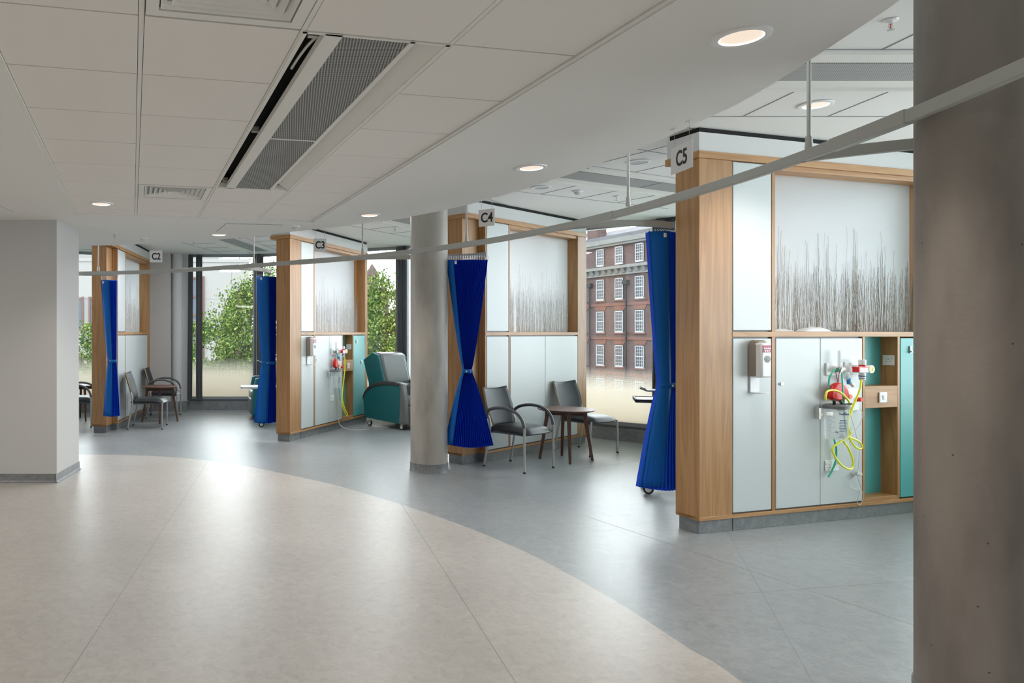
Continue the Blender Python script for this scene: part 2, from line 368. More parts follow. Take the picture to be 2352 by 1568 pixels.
# soffit with the straight tiled field cut out of it
yaw = -.2179; GX, GY, HT = -.5414, 2.5875, 2.633
def G(c, j): return (GX+.6*(c*math.cos(yaw)+j*math.sin(yaw)), GY+.6*(-c*math.sin(yaw)+j*math.cos(yaw)))
cE, cA, jE = -.97, 2.96, 7.47
so = [(-3.4, 9.25), (-2.6, 9.32), (-1.7, 9.10), (-.68, 8.6), (-.10, 8.12), (.60, 7.55), (1.16, 6.98), (1.60, 6.25), (1.93, 5.31), (2.13, 4.45), (2.19, 3.77), (2.20, 3.45), (2.14, 2.92), (2.02, 2.2), (1.75, 1.2), (1.2, 0), (.4, -1.2), (-.8, -2.4), (-2.4, -3.9)]
s2 = [(p.x, p.y) for p in catmull([(x, y, 0) for x, y in so], 5)]
j0 = -9
hole = [G(cE, j0), G(cE, jE), G(cA, jE), G(cA, j0)]
SZ = 2.63
mb = MB()
bm_pts_out = [(-7.95, 9.0), (-5, 9.2)]+s2+[(-7.95, -3.95)]
# build soffit polygon with bmesh triangle fill
def soffit():
    bm = bmesh.new()
    ov = [bm.verts.new((x, y, SZ)) for x, y in bm_pts_out]; hv = [bm.verts.new((x, y, SZ)) for x, y in hole]
    es = [bm.edges.new((ov[i], ov[(i+1) % len(ov)])) for i in range(len(ov))]+[bm.edges.new((hv[i], hv[(i+1) % 4])) for i in range(4)]
    bmesh.ops.triangle_fill(bm, use_beauty=True, edges=es)
    r = bmesh.ops.extrude_face_region(bm, geom=bm.faces[:])
    bmesh.ops.translate(bm, vec=(0, 0, .395), verts=[g for g in r['geom'] if isinstance(g, bmesh.types.BMVert)])
    bmesh.ops.recalc_face_normals(bm, faces=bm.faces)
    me = bpy.data.meshes.new('soffit'); bm.to_mesh(me); bm.free(); me.materials.append(M['ceil'])
    o = bpy.data.objects.new('ceiling_soffit', me); C.objects.link(o); return struct(o)
hole = [(x, y) for x, y in hole]
# keep the hole inside the room
hole[0] = G(cE, -8.6); hole[3] = G(cA, -8.6)
soffit()
# tiles
TZ = 2.642
mb = MB(); cols = [cE, 0, 1, 2, cA]
def gquad(mb, c0, c1, ja, jb, z0, z1, m=0):
    mb.prism([G(c0, ja), G(c1, ja), G(c1, jb), G(c0, jb)], z0, z1, m=m)
gw = .020; gj = .0075
for ci in range(4):
    c0, c1 = cols[ci], cols[ci+1]
    for j in range(-8, 8):
        ja, jb = j, min(j+1, jE)
        if ja >= jE: continue
        if ci == 2 and -1 < j < 5 and j >= 0: continue
        a = c0+(.045 if ci == 0 else gw); b = c1-(.045 if ci == 3 else gw)
        if ci == 1 and j in (-1, 5): continue
        gquad(mb, a, b, ja+gj, jb-gj, TZ, TZ+.02)
struct(mb.build('ceiling_tiles', 'tile', bevel=.0015))
mb = MB()
for c in (0, 1, 2): gquad(mb, c-gw+.004, c+gw-.004, -8, jE, TZ+.0005, TZ+.02)
gquad(mb, cE+.002, cE+.041, -8, jE, SZ+.004, TZ+.02); gquad(mb, cA-.041, cA-.002, -8, jE, SZ+.004, TZ+.02)
gquad(mb, cE, cA, jE-.03, jE-.002, SZ+.004, TZ+.02)
struct(mb.build('ceiling_bars', 'bar'))
mb = MB(); gquad(mb, cE+.02, 1.0, -8.4, jE, TZ+.022, TZ+.03); gquad(mb, 2.0, cA-.02, -8.4, jE, TZ+.022, TZ+.03)
gquad(mb, 1.0, 2.0, -8.4, -.005, TZ+.022, TZ+.03); gquad(mb, 1.0, 2.0, 5.005, jE, TZ+.022, TZ+.03); struct(mb.build('ceiling_void', 'midg'))
# chilled beam 3 m long in the tiled field
def chilled_beam(name, label, fr, L_, w=.6, z=TZ, group=None, deep=True):
    """fr(c,j) maps across (0..1) and along metres -> xy"""
    t = thing(name, label, 'air unit', (*fr(.5, L_/2), z), 0, group)
    ox, oy = fr(.5, L_/2)
    def q(mb, c0, c1, a0, a1, z0, z1, m=0):
        mb.prism([(fr(c, a)[0]-ox, fr(c, a)[1]-oy) for c, a in ((c0, a0), (c1, a0), (c1, a1), (c0, a1))], z0-z, z1-z, m=m)
    mb = MB()
    q(mb, .0, .03, 0, L_, z-.004, z+.02); q(mb, .97, 1, 0, L_, z-.004, z+.02)
    q(mb, .0, 1, 0, .015, z-.004, z+.04); q(mb, 0, 1, L_-.015, L_, z-.004, z+.04)
    mb.build('outer_frame', 'bar', t)
    mb = MB()
    # left cove: sloping up to the slot
    def slope(c0, z0, c1, z1):
        P = [fr(c0, .015), fr(c1, .015), fr(c1, L_-.015), fr(c0, L_-.015)]; zz = [z0, z1, z1, z0]
        vs = [(p[0]-ox, p[1]-oy, h-z) for p, h in zip(P, zz)]+[(p[0]-ox, p[1]-oy, h-z+.01) for p, h in zip(P, zz)]
        mb.add(vs, [(0, 1, 2, 3), (7, 6, 5, 4), (0, 4, 5, 1), (1, 5, 6, 2), (2, 6, 7, 3), (3, 7, 4, 0)])
    slope(.03, z, .10, z+.075); slope(.97, z, .80, z+.065); slope(.745, z-.002, .80, z+.03)
    mb.build('cove_panel', 'bar', t)
    mb = MB(); q(mb, .145, .265, .0, L_, z-.004, z+.03); q(mb, .72, .76, 0, L_, z-.004, z+.03); q(mb, .265, .72, L_*.5-.008, L_*.5+.008, z-.005, z)
    mb.build('body_panel', 'bar', t, bevel=.002)
    mb = MB(); q(mb, .265, .72, .02, L_-.02, z, z+.01); g = mb.build('perforated_grille', 'perf', t)
    mb = MB(); q(mb, .0, 1, .0, L_, z+.11, z+.12); mb.build('dark_void', 'black', t)
    mb = MB()
    for a in (.12, L_*.5, L_-.1): q(mb, .08, .15, a-.012, a+.012, z+.03, z+.06)
    mb.build('bracket', 'alu', t)
    return t
def frm(c, a): return G(1+c, a/.6)
cb = chilled_beam('chilled_beam', 'long white chilled beam with grey grille set in the main tiled ceiling', frm, 3.0)
mb = MB(); pts = [(*frm(.20, .12), TZ+.06), (*frm(.135, .2), TZ+.045), (*frm(.11, .34), TZ+.04), (*frm(.115, .52), TZ+.05)]
o = mb.tube([tuple(Vector(p)-cb.location) for p in [tuple(q) for q in catmull(pts, 5)]], .006, 8); mb.build('loose_cable', 'whitem', cb, smooth=True)
# square diffusers
def diffuser(label, j):
    cx, cy = G(1.5-1, j+.5); t = thing('air_diffuser', label, 'air vent', (cx, cy, TZ-.002), -yaw*-1*1, 'square ceiling diffusers')
    t.rotation_euler = (0, 0, -yaw*-1)
    t.rotation_euler[2] = -yaw if False else math.atan2(G(1, 0)[1]-G(0, 0)[1], G(1, 0)[0]-G(0, 0)[0])
    h = .285
    mb = MB()
    def ring(a, za, b, zb, th=.004):
        A = [(-a, -a), (a, -a), (a, a), (-a, a)]; B = [(-b, -b), (b, -b), (b, b), (-b, b)]
        vs = [(x, y, za) for x, y in A]+[(x, y, zb) for x, y in B]+[(x, y, za+th) for x, y in A]+[(x, y, zb+th) for x, y in B]
        fs = []
        for i in range(4):
            k = (i+1) % 4
            fs += [(i, k, 4+k, 4+i), (8+i, 12+i, 12+k, 8+k), (i, 8+i, 8+k, k), (4+i, 4+k, 12+k, 12+i)]
        mb.add(vs, fs)
    ring(h, 0, h-.045, 0, .012)
    mb.build('frame', 'bar', t)
    mb = MB()
    for k in range(6):
        a = .235-k*.038; ring(a, .004, a-.034, .034, .003)
    mb.build('louvre', 'bar', t)
    mb = MB(); mb.box(-h, h, -h, h, .05, .055); mb.build('void_plate', 'midg', t)
diffuser('large square louvred air diffuser nearest the camera above the chilled beam end', -1)
diffuser('small-looking square louvred air diffuser at the far end of the tiled ceiling', 5)

# bay ceiling tile joints, chilled beams
bays = [((-4.5, 11.2), 101, 2.1), ((-1.09, 11.55), 74, 1.9), ((1.44, 9.58), 50, 2.0), ((2.60, 6.85), 26, 2.4), ((1.99, 4.18), 0, 3.6)]
mb = MB()
for (bx, by), ang, L_ in bays:
    d = Vector((math.cos(R(ang)), math.sin(R(ang)))); n = Vector((-d.y, d.x)); o0 = Vector((bx, by))
    r0, r1 = (-.6, L_+.3)
    ks = (-2.5, -1.5, -.5, .5, 1.5) if ang else (-3.5, -2.5, -1.5, -.5, .5, 1.5)
    for k in ks:
        a = o0+n*(.6*k)+d*r0; b = o0+n*(.6*k)+d*(r1)
        strip(a, b, .009, 3.0265, 3.031)
    for i in range(int((r1-r0)/.6)+1):
        a = o0+d*(r0+.6*i)
        strip(a+n*.3, a+n*.6*ks[-1], .006, 3.0265, 3.031); strip(a-n*.3, a+n*.6*ks[0], .006, 3.0265, 3.031)
struct(mb.build('ceiling_joints', 'midg'))
bl = ['white chilled beam with grey grille over the far left bay beyond C2 divider', 'white chilled beam with grey grille over the bay between C2 and C3', 'white chilled beam with grey grille seen above the round column by C4',
      'white chilled beam with grey grille over the bay between C4 and C5', 'white chilled beam with grey grille beside the near right column']
for ((bx, by), ang, L_), lb in zip(bays, bl):
    d = Vector((math.cos(R(ang)), math.sin(R(ang)))); n = Vector((-d.y, d.x)); o0 = Vector((bx, by))
    t = thing('bay_chilled_beam', lb, 'air unit', (bx, by, 3.03), R(ang), 'chilled beams over the treatment bays')
    mb = MB(); mb.box(0, L_, -.3, .3, -.012, -.001); mb.build('panel', 'bar', t, bevel=.003)
    mb = MB(); mb.box(.02, L_*.5-.01, -.14, .14, -.016, -.012); mb.box(L_*.5+.01, L_-.02, -.14, .14, -.016, -.012); mb.build('perforated_grille', 'perf' if ang < 60 else 'midg', t)
    mb = MB(); mb.box(.02, L_-.02, -.275, -.245, -.0135, -.012); mb.build('air_slot', 'dark', t)
    mb = MB(); mb.box(0, L_, -.3, -.28, -.03, -.012); mb.box(0, L_, .28, .3, -.03, -.012); mb.build('edge_lip', 'bar', t)

# walls
def wallbox(name, x0, x1, y0, y1, z1=3.03, mat='wall'):
    mb = MB(); mb.box(x0, x1, y0, y1, 0, z1); return struct(mb.build(name, mat))
mb = MB(); mb.prism([(-7.9, 7.19), (-2.352, 7.19), (-2.335, 7.88), (-7.9, 7.88)], 0, 2.63); struct(mb.build('wall_left', 'wallw'))
def cove(name, pts, n):   # coved skirting profile swept on a straight run; n = outward dir
    mb = MB(); a, b = Vector(pts[0]), Vector(pts[1]); nn = Vector(n)
    prof = [(0, .0), (.028, 0.001), (.012, .008), (.005, .022), (.003, .09), (0, .09)]
    vs = []
    for P in (a, b):
        for d, z in prof: q = P+nn*d; vs.append((q.x, q.y, z))
    k = len(prof); mb.add(vs, [(i, (i+1) % k, k+(i+1) % k, k+i) for i in range(k)]+[tuple(range(k))[::-1], tuple(range(k, 2*k))])
    return struct(mb.build(name, 'plinth'))
cove('baseboard_left', [(-7.9, 7.19), (-2.352, 7.19)], (0, -1)); cove('baseboard_left_return', [(-2.352, 7.165), (-2.335, 7.90)], (1, 0))
mb = MB(); mb.box(-8.15, -8.0, -4, 11.9, 0, 3.03); struct(mb.build('wall_far_left', 'wallw'))
mb = MB(); mb.box(-8.15, 4.6, -4.15, -4, 0, 3.03); struct(mb.build('wall_back', 'wallw'))
# white wall piers between C2 divider and the far window
mb = MB(); mb.box(-2.98, -2.33, 13.72, 14.05, 0, 3.03); struct(mb.build('wall_pier', 'wallw'))
mb = MB(); mb.box(-2.33, -2.0, 13.98, 14.06, 0, 3.03); mb.tube([(-2.22, 13.95, 0), (-2.22, 13.95, 3.03)], .1, 24); struct(mb.build('wall_return', 'wall', smooth=True))
mb = MB(); mb.box(-2.98, -2.0, 13.70, 13.72, 0, .19); struct(mb.build('baseboard_far', 'plinth'))

# windows on the faceted facade
def facade(i, a, b, segs, blinds=True, left=.0, right=.0):
    a = Vector(a); b = Vector(b); d = (b-a); Ln = d.length; d.normalize(); ang = math.atan2(d.y, d.x)
    # local: x along, y outward (left of direction a->b is outward because room is walked clockwise)
    t = bpy.data.objects.new('window_%d' % i, None); C.objects.link(t); t.location = (a.x, a.y, 0); t.rotation_euler = (0, 0, ang); t['kind'] = 'structure'
    mb = MB(); mb.box(0, Ln, -.10, .10, 0, .17); k = mb.build('sill_kerb', 'plinth', t)
    mb = MB(); mb.box(0, Ln, -.06, .06, .17, .205, 1); mb.box(0, Ln, -.045, .045, .205, .255, 0)
    mb.box(0, Ln, -.05, .05, 2.98, 3.03, 0)
    xs = [0]+segs+[Ln]
    for x in xs[1:-1]: mb.box(x-.03, x+.03, -.07, .05, .2, 3.03, 1); mb.box(x-.045, x-.03, -.04, .04, .2, 3.03, 0)
    mb.box(0, .05+left, -.07, .07, .17, 3.03, 1); mb.box(Ln-.05-right, Ln, -.07, .07, .17, 3.03, 1)
    mb.box(.05+left, .075+left, -.05, .05, .2, 3.03, 0); mb.box(Ln-.075-right, Ln-.05-right, -.05, .05, .2, 3.03, 0)
    mb.build('window_frame', ['midg', 'dark'], t)
    mb = MB(); mb.box(.06+left, Ln-.06-right, -.006, .006, .25, 2.99); mb.build('glass_pane', 'glass', t)
    return t
n = len(FAC)
facade(1, FAC[0], FAC[1], [1.3, 2.6, 3.9]); facade(2, FAC[1], FAC[2], [.9], left=0, right=.0)
facade(3, FAC[2], FAC[3], [1.45], left=.05, right=.05); facade(4, FAC[3], FAC[4], [1.9], left=.05, right=.1)
facade(5, FAC[4], FAC[5], [2.2], left=.05); facade(6, FAC[5], FAC[6], [2.4]); mb = MB(); mb.prism([FAC[6], FAC[7], (4.6, -4.0), (6.9, .68)], 0, 3.03); struct(mb.build('wall_light_block', 'wallw'))  # unseen solid wall added instead of a window, to cut light on the panels
# folded dark window blinds standing at the window jambs
def blind(label, x, y, w, rot, lean=0):
    mb = MB(); P = []
    k = 9
    for i in range(k+1): P.append((-w/2+w*i/k, .022*(-1)**i))
    vs = [(px+(lean if zz < 1 else 0), py, zz) for zz in (.2, 3.0) for px, py in P]+[(px+(lean if zz < 1 else 0), py+.012, zz) for zz in (.2, 3.0) for px, py in P]
    K = k+1; fs = []
    for i in range(k): fs += [(i, i+1, K+i+1, K+i), (2*K+i+1, 2*K+i, 3*K+i, 3*K+i+1), (i, 2*K+i, 2*K+i+1, i+1), (K+i, K+i+1, 3*K+i+1, 3*K+i)]
    mb.add(vs, fs); o = mb.build('window_blind', 'blind'); place(o, (x, y, 0), rot); return tag(o, label, 'blind', 'dark folded window blinds')
blind('dark folded blind standing against white wall left of the tree window', -1.95, 13.86, .10, 0, -.02)
blind('dark folded blind at left jamb of the tree window', -1.79, 13.88, .13, 0)
blind('dark folded blind in the window corner behind C3 curtain', -.62, 13.88, .14, 0)
blind('dark folded blind in window corner left of the round column', 1.90, 12.60, .10, R(-20))
blind('dark folded blind at window corner behind C5 curtain', 4.87, 9.55, .16, R(-40))

# columns
def column(label, x, y, r, mat, zt):
    t = thing('concrete_column', label, 'column', (x, y, 0), 0)
    mb = MB(); mb.lathe([(r, .0), (r, zt)], n=64); mb.build('shaft', mat, t, smooth=True)
    mb = MB(); mb.lathe([(r+.012, 0), (r+.006, .01), (r+.006, .095), (r, .096)], n=64); mb.build('skirting_band', 'plinth', t, smooth=True)
column('round bare concrete column standing in front of the C4 divider', 1.498, 7.838, .2, 'conc', 3.03)
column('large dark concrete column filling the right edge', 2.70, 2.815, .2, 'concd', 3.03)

# ------------------------------------------------------------------ room dividers
T = .30; LD = 2.66
def divider(O, ang, mirror, label, seed, twig_vis):
    rnd = random.Random(seed)
    t = thing('oak_room_divider', label, 'room divider', (O[0], O[1], 0), R(ang), 'oak room dividers between the bays')
    Q = (lambda q: T-q) if mirror else (lambda q: q)
    def part(name, boxes, mat, bevel=.002, parent=t):
        mb = MB()
        for b in boxes: mb.box(b[0], b[1], Q(b[2]), Q(b[3]), b[4], b[5])
        return mb.build(name, mat, parent, bevel=bevel)
    part('corner_post', [(0, .314, 0, .22, .10, 2.80)], 'oak', .003)
    part('plinth', [(.02, .345, .02, .205, 0, .10), (.34, LD, .015, T-.015, 0, .10)], 'plinth')
    part('cornice', [(-.012, LD+.01, -.012, T+.012, 2.80, 2.852)], 'oakh')
    part('bulkhead', [(0, LD, 0, T, 2.852, 2.993)], 'wall', .0)
    part('shadow_gap', [(.012, LD-.012, .012, T-.012, 2.993, 3.029)], 'black', 0)
    part('bottom_rail', [(.0, LD, -.004, .218, .10, .128), (.33, LD, .218, T+.004, .10, .128)], 'oakh')
    part('shelf', [(.314, 2.57, -.002, .15, 1.468, 1.508), (.34, 2.43, .15, T+.002, 1.468, 1.508)], 'oakh')
    part('top_rail', [(.738, 2.57, .012, .15, 2.762, 2.80), (.83, 2.43, .15, T-.012, 2.762, 2.80)], 'oakh')
    # service side stiles / plain side stiles
    part('stile', [(.706, .738, 0, .142, .128, 2.80)], 'oak'); part('stile', [(1.664, 1.69, 0, .142, .128, 1.468)], 'oak'); part('stile', [(2.06, 2.086, 0, .142, .128, 1.468)], 'oak')
    part('end_post', [(2.56, LD, 0, .15, .128, 2.80), (2.43, LD, .15, T, .128, 2.80)], 'oak', .003)
    part('stile', [(.33, .355, .22, T, .128, 2.80), (.314, .33, .22, .24, .128, 2.8)], 'oak'); part('stile', [(.808, .832, .158, T, .128, 2.80)], 'oak')
    part('core_panel', [(.314, 2.56, .142, .158, .128, 1.468), (.314, .83, .142, .158, 1.508, 2.80), (2.43, 2.6, .142, .158, 1.508, 2.80)], 'oak', 0)
    # laminate fronts, service side
    part('upper_panel', [(.322, .698, -.001, .019, 1.518, 2.792)], 'lam', .004)
    part('narrow_panel', [(.322, .698, -.001, .019, .14, 1.456)], 'lam', .004)
    d = part('cupboard_door', [(.746, 1.202, -.001, .019, .14, 1.456)], 'lam', .004)
    mb = MB(); mb.cyl((.795, Q(0), 1.106), (.795, Q(-.014), 1.106), .013, .012, 20); mb.box(.793, .797, Q(-.014), Q(-.0155), 1.098, 1.114, 1); mb.build('lock', ['chrome', 'dark'], d, smooth=True)
    part('service_panel', [(1.207, 1.658, -.001, .019, .14, 1.456)], 'lam', .004)
    # black reveal behind the fronts
    part('reveal', [(.314, .706, .019, .03, .128, 2.8), (.738, 1.664, .019, .03, .128, 1.468)], 'dark', 0)
    # open niche with oak drawer front
    part('niche_back', [(1.69, 2.06, .13, .142, .128, 1.468)], 'teal', 0)
    part('niche_base', [(1.69, 2.06, 0, .13, .128, .16)], 'oakh'); part('niche_box', [(1.69, 2.06, .0, .13, .888, 1.065)], 'oakh', .002)
    d = part('locker_door', [(2.092, 2.552, -.001, .019, .14, 1.456)], 'teal', .004)
    for zc, xc in ((1.36, 2.2), (1.02, 2.4)):
        mb = MB(); mb.box(xc-.012, xc+.012, Q(-.001), Q(-.012), zc-.03, zc+.03); mb.box(xc-.008, xc+.008, Q(-.012), Q(-.02), zc-.024, zc-.008); mb.build('coat_hook', 'chrome', d, bevel=.002)
    # plain side fronts
    part('upper_panel', [(.363, .80, T-.019, T+.001, 1.518, 2.792)], 'lam', .004)
    part('narrow_panel', [(.363, .80, T-.019, T+.001, .14, 1.456)], 'lam', .004)
    part('cupboard_door', [(.84, 1.612, T-.019, T+.001, .14, 1.456)], 'lam', .004)
    part('cupboard_door', [(1.617, 2.422, T-.019, T+.001, .14, 1.456)], 'lam', .004)
    part('reveal', [(.355, .808, T-.03, T-.019, .128, 2.8), (.832, 2.43, T-.03, T-.019, .128, 1.468)], 'dark', 0)
    # frosted resin light panel with embedded twigs
    part('resin_panel', [(.735, 2.56, .146, .154, 1.508, 2.765)], 'resin', 0)
    qv = Q(.140) if twig_vis == 's' else Q(.160)
    mb = MB(); x0, x1 = (.75, 2.55) if twig_vis == 's' else (.84, 2.42)
    for k in range(430):
        x = rnd.uniform(x0, x1); h = min(.95, rnd.gauss(.44, .10)); 
        if rnd.random() < .07: h = rnd.uniform(.60, .88)
        r = rnd.uniform(.0008, .0016); P = []; drift = rnd.uniform(-.03, .03); ns = 7
        for i in range(ns+1):
            f = i/ns; P.append((min(max(x+drift*f+rnd.uniform(-.006, .006), x0), x1), qv+rnd.uniform(-.0015, .0015), 1.509+max(.2, h)*f))
        mb.tube(P, [r*(1-.35*i/ns) for i in range(ns+1)], 3, caps=False)
    tw = mb.build('twig_inlay', 'twig' if seed == 5 else 'twigf', t); tw['kind'] = 'stuff'
    e1 = Vector((math.cos(R(ang)), math.sin(R(ang)), 0)); nn = Vector((-e1.y, e1.x, 0))
    return lambda s, q, z: tuple(Vector((O[0], O[1], 0))+e1*s+nn*Q(q)+Vector((0, 0, z)))
A5, A4, A3, A2 = 16.7, 40.0, 60.5, 89.0
w5 = divider((3.026, 5.335), A5, False, 'large oak divider with white panels right of centre, under sign C5', 5, 's')
w4 = divider((1.985, 8.095), A4, True, 'oak divider behind the round column, chairs along its white doors', 4, 'p')
w3 = divider((-.024, 9.872), A3, False, 'oak divider under sign C3 with teal door beside the recliner', 3, 's')
w2 = divider((-2.690, 10.74), A2, True, 'far left oak divider with two chairs and table against it', 2, 'p')

# ------------------------------------------------------------------ services on C5 and C3
def services(W, ang, who):
    a = R(ang); near = who == 'C5'
    big = 'the large divider under sign C5' if near else 'the smaller divider under sign C3'
    # soap dispenser
    t = thing('hand_gel_dispenser', 'beige and white hand gel dispenser on narrow panel of '+big, 'dispenser', W(.52, 0, 1.168), a, 'hand gel dispensers')
    mb = MB(); mb.prism([(-.062, .0), (.062, 0), (.062, .24), (.04, .278), (-.04, .278), (-.062, .24)], -.003, -.075, axis='y'); mb.build('back_shell', 'taupe', t, bevel=.014, smooth=True)
    mb = MB(); P = [(-.06, -.03), (-.056, -.085), (-.046, -.112), (.046, -.112), (.056, -.085), (.06, -.03)]
    mb.prism(P, -.004, .255); mb.build('front_cover', 'white', t, bevel=.012, smooth=True)
    mb = MB(); mb.prism([(-.042, .185), (.042, .185), (.038, .238), (-.038, .238)], -.1125, -.1155, axis='y')
    lab = mb.build('label_plate', 'pink', t, bevel=.002)
    mb = MB()
    for k in range(4): mb.cyl((-.027+k*.018, -.1155, .215), (-.027+k*.018, -.1165, .215), .0065, n=14)
    for k in range(3): mb.cyl((-.018+k*.018, -.1155, .197), (-.018+k*.018, -.1165, .197), .0065, n=14)
    mb.build('printed_symbol', 'white', lab)
    mb = MB(); mb.lathe([(.0, 0), (.03, .0), (.03, .004), (0, .006)], n=24, sy=.85); o = mb.build('sensor_window', 'greyvin', t, smooth=True); o.location = (.006, -.110, .135); o.rotation_euler = (R(90), 0, 0)
    mb = MB(); mb.box(-.045, .045, -.004, -.014, -.125, .01)
    pr = [(-.004, -.125), (-.05, -.13), (-.10, -.122), (-.10, -.117), (-.05, -.122), (-.004, -.115)]
    mb.prism(pr, -.042, .042, axis='x'); mb.build('drip_tray', 'white', t, bevel=.004, smooth=True)
    # gas outlet plates
    for (s0, s1, z0, z1, lab) in ((1.255, 1.43, 1.16, 1.262, 'white oxygen outlet plate behind the flowmeter on '), (1.455, 1.645, 1.165, 1.268, 'white vacuum outlet plate behind the suction regulator on ')):
        t = thing('gas_outlet', lab+big, 'outlet', W((s0+s1)/2, 0, (z0+z1)/2), a)
        mb = MB(); w, h = (s1-s0)/2, (z1-z0)/2; mb.box(-w, w, -.0025, -.014, -h, h); mb.build('face_plate', 'white', t, bevel=.004)
        mb = MB(); mb.cyl((0, -.014, 0), (0, -.034, 0), .026, .024, 24); mb.cyl((0, -.034, 0), (0, -.05, 0), .014, n=20); mb.build('socket_ring', 'whitem', t, smooth=True)
    # oxygen flowmeter
    t = thing('oxygen_flowmeter', 'clear upright oxygen flowmeter tube on '+big, 'medical gauge', W(1.34, -.05, 1.2), a)
    mb = MB(); mb.cyl((0, 0, .02), (0, 0, .15), .012, n=20); mb.lathe([(.012, .15), (.009, .16), (.004, .163)], n=20); mb.build('sight_tube', 'clear2', t, smooth=True)
    mb = MB(); mb.cyl((0, .0, .01), (.05, 0, .01), .016, n=18); mb.cyl((0, 0, -.01), (0, 0, .03), .017, n=18); mb.cyl((0, -.02, .012), (0, .03, .012), .02, n=18); mb.build('valve_body', 'whitem', t, smooth=True)
    mb = MB(); mb.cyl((-.035, -.01, .008), (-.02, -.0, .008), .016, .012, 12); mb.build('control_knob', 'green', t, smooth=True)
    mb = MB()
    for k in range(8): mb.box(-.006, .006, -.0122, -.0132, .035+k*.014, .037+k*.014)
    mb.build('scale_mark', 'navy', t)
    mb = MB(); mb.lathe([(.012, -.07), (.022, -.055), (.024, -.03), (.018, -.008)], c=(.062, -.01, 0), n=20); mb.lathe([(.03, .0), (.034, .02), (.028, .045), (.01, .055)], c=(.085, .0, -.01), n=20); mb.build('humidifier_cup', 'jar', t, smooth=True)
    t = thing('tube_connector', 'blue and white tube connector below the flowmeter on '+big, 'connector', W(1.44, -.05, 1.12), a)
    mb = MB(); mb.lathe([(.006, -.03), (.012, -.025), (.014, .0), (.018, .01), (.010, .03)], n=16); mb.build('valve', 'blue', t, smooth=True)
    mb = MB(); mb.cyl((.012, -.005, -.02), (.04, -.005, -.04), .012, .014, 16); mb.build('port', 'whitem', t, smooth=True)
    # suction regulator
    t = thing('suction_regulator', 'white suction regulator with round yellow gauge on '+big, 'medical gauge', W(1.56, -.07, 1.21), a)
    mb = MB(); mb.box(-.065, .055, -.022, .03, -.028, .022); mb.cyl((0, 0, -.03), (0, 0, -.088), .024, .022, 22); mb.build('body', 'white', t, bevel=.006, smooth=True)
    mb = MB(); mb.box(-.07, -.055, -.024, .032, -.02, .02); mb.cyl((0, 0, .02), (0, 0, .034), .026, n=22); mb.box(-.06, .05, -.0225, -.0232, .012, .017); mb.build('red_collar', 'red', t, bevel=.002)
    mb = MB(); mb.lathe([(.022, .034), (.026, .038), (.026, .072), (.02, .077)], n=14); mb.build('knob', 'white', t, smooth=False)
    mb = MB(); mb.cyl((.068, .01, .0), (.068, -.026, 0), .032, n=28); g = mb.build('gauge_case', 'white', t, smooth=True)
    mb = MB(); mb.cyl((.068, -.026, .0), (.068, -.028, 0), .025, n=28); gd = mb.build('gauge_dial', 'gaugeface', g, smooth=True)
    mb = MB(); mb.prism([(.062, -.012), (.066, -.014), (.078, .014)], -.028, -.029, axis='y'); mb.build('needle', 'ink', gd)
    mb = MB(); mb.cyl((0, 0, -.05), (0, 0, -.058), .0248, n=22); mb.cyl((0, 0, -.07), (0, 0, -.074), .0242, n=22); mb.build('blue_band', 'navy', t, smooth=True)
    # red resuscitation pouch
    rot = .0 if near else .5
    t = thing('resuscitation_case', 'round red plastic case hanging by dark red cord on '+big, 'medical case', W(1.318, -.055, 1.025), a)
    mb = MB(); k = 32; P = []
    wx = .098 if near else .06
    for i in range(k):
        q = 2*pi*i/k; rr = 1+.07*math.cos(3*q+1.3); P.append((wx*rr*math.cos(q), .073*rr*math.sin(q)+.005))
    mb.prism(P, -.022, .026, axis='y'); mb.build('shell', 'red', t, bevel=.016, smooth=True)
    mb = MB(); mb.tube([tuple(p) for p in catmull([(-.0, -.005, .07), (-.02, -.01, .11), (-.035, -.01, .17), (-.02, -.02, .2), (.01, -.02, .2), (-.002, -.01, .15), (-.005, -.005, .07)], 4)], .0025, 6); mb.build('cord', 'redcord', t, smooth=True)
    # suction jar
    t = thing('suction_jar', 'clear graduated suction jar with black lid on '+big, 'jar', W(1.24, -.10, .672), a)
    mb = MB(); mb.lathe([(.072, 0), (.076, .006), (.084, .24), (.084, .246)], n=40); mb.build('canister', 'jar', t, smooth=True)
    mb = MB(); mb.lathe([(.089, .238), (.09, .26), (.07, .272), (.0, .274)], n=40); lid = mb.build('lid', 'greyvin', t, smooth=True)
    mb = MB(); mb.tube([(-.05, -.02, .272), (-.062, -.03, .295), (-.075, -.035, .31)], .011, 10); mb.tube([(.02, -.03, .272), (.0, -.04, .29), (-.02, -.045, .30)], .009, 10); mb.tube([(.03, -.04, .272), (.09, -.05, .277)], .008, 8); mb.build('spout', 'ink', lid, smooth=True)
    mb = MB()
    for i in range(22):
        z = .02+i*.0098; r = .0745+.0095*z/.24; th0, th1 = (-3.35, -2.62 if i % 4 == 0 else -2.95)
        P = [(r*math.cos(th0+(th1-th0)*j/6), r*math.sin(th0+(th1-th0)*j/6)) for j in range(7)]
        vs = [(x*1.012, y*1.012, zz) for zz in (z, z+.0016) for x, y in P]; mb.add(vs, [(j, j+1, 8+j, 7+j) for j in range(6)])
    for i in range(12):
        z = .02+i*.012; r = .0745+.0095*z/.24; th0 = -2.3+.03*(i % 3); th1 = th0+.55+.2*((i*7) % 4)/3
        P = [(r*math.cos(th0+(th1-th0)*j/6), r*math.sin(th0+(th1-th0)*j/6)) for j in range(7)]
        vs = [(x*1.012, y*1.012, zz) for zz in (z, z+.004) for x, y in P]; mb.add(vs, [(j, j+1, 8+j, 7+j) for j in range(6)])
    mb.build('printed_scale', 'navy', t)
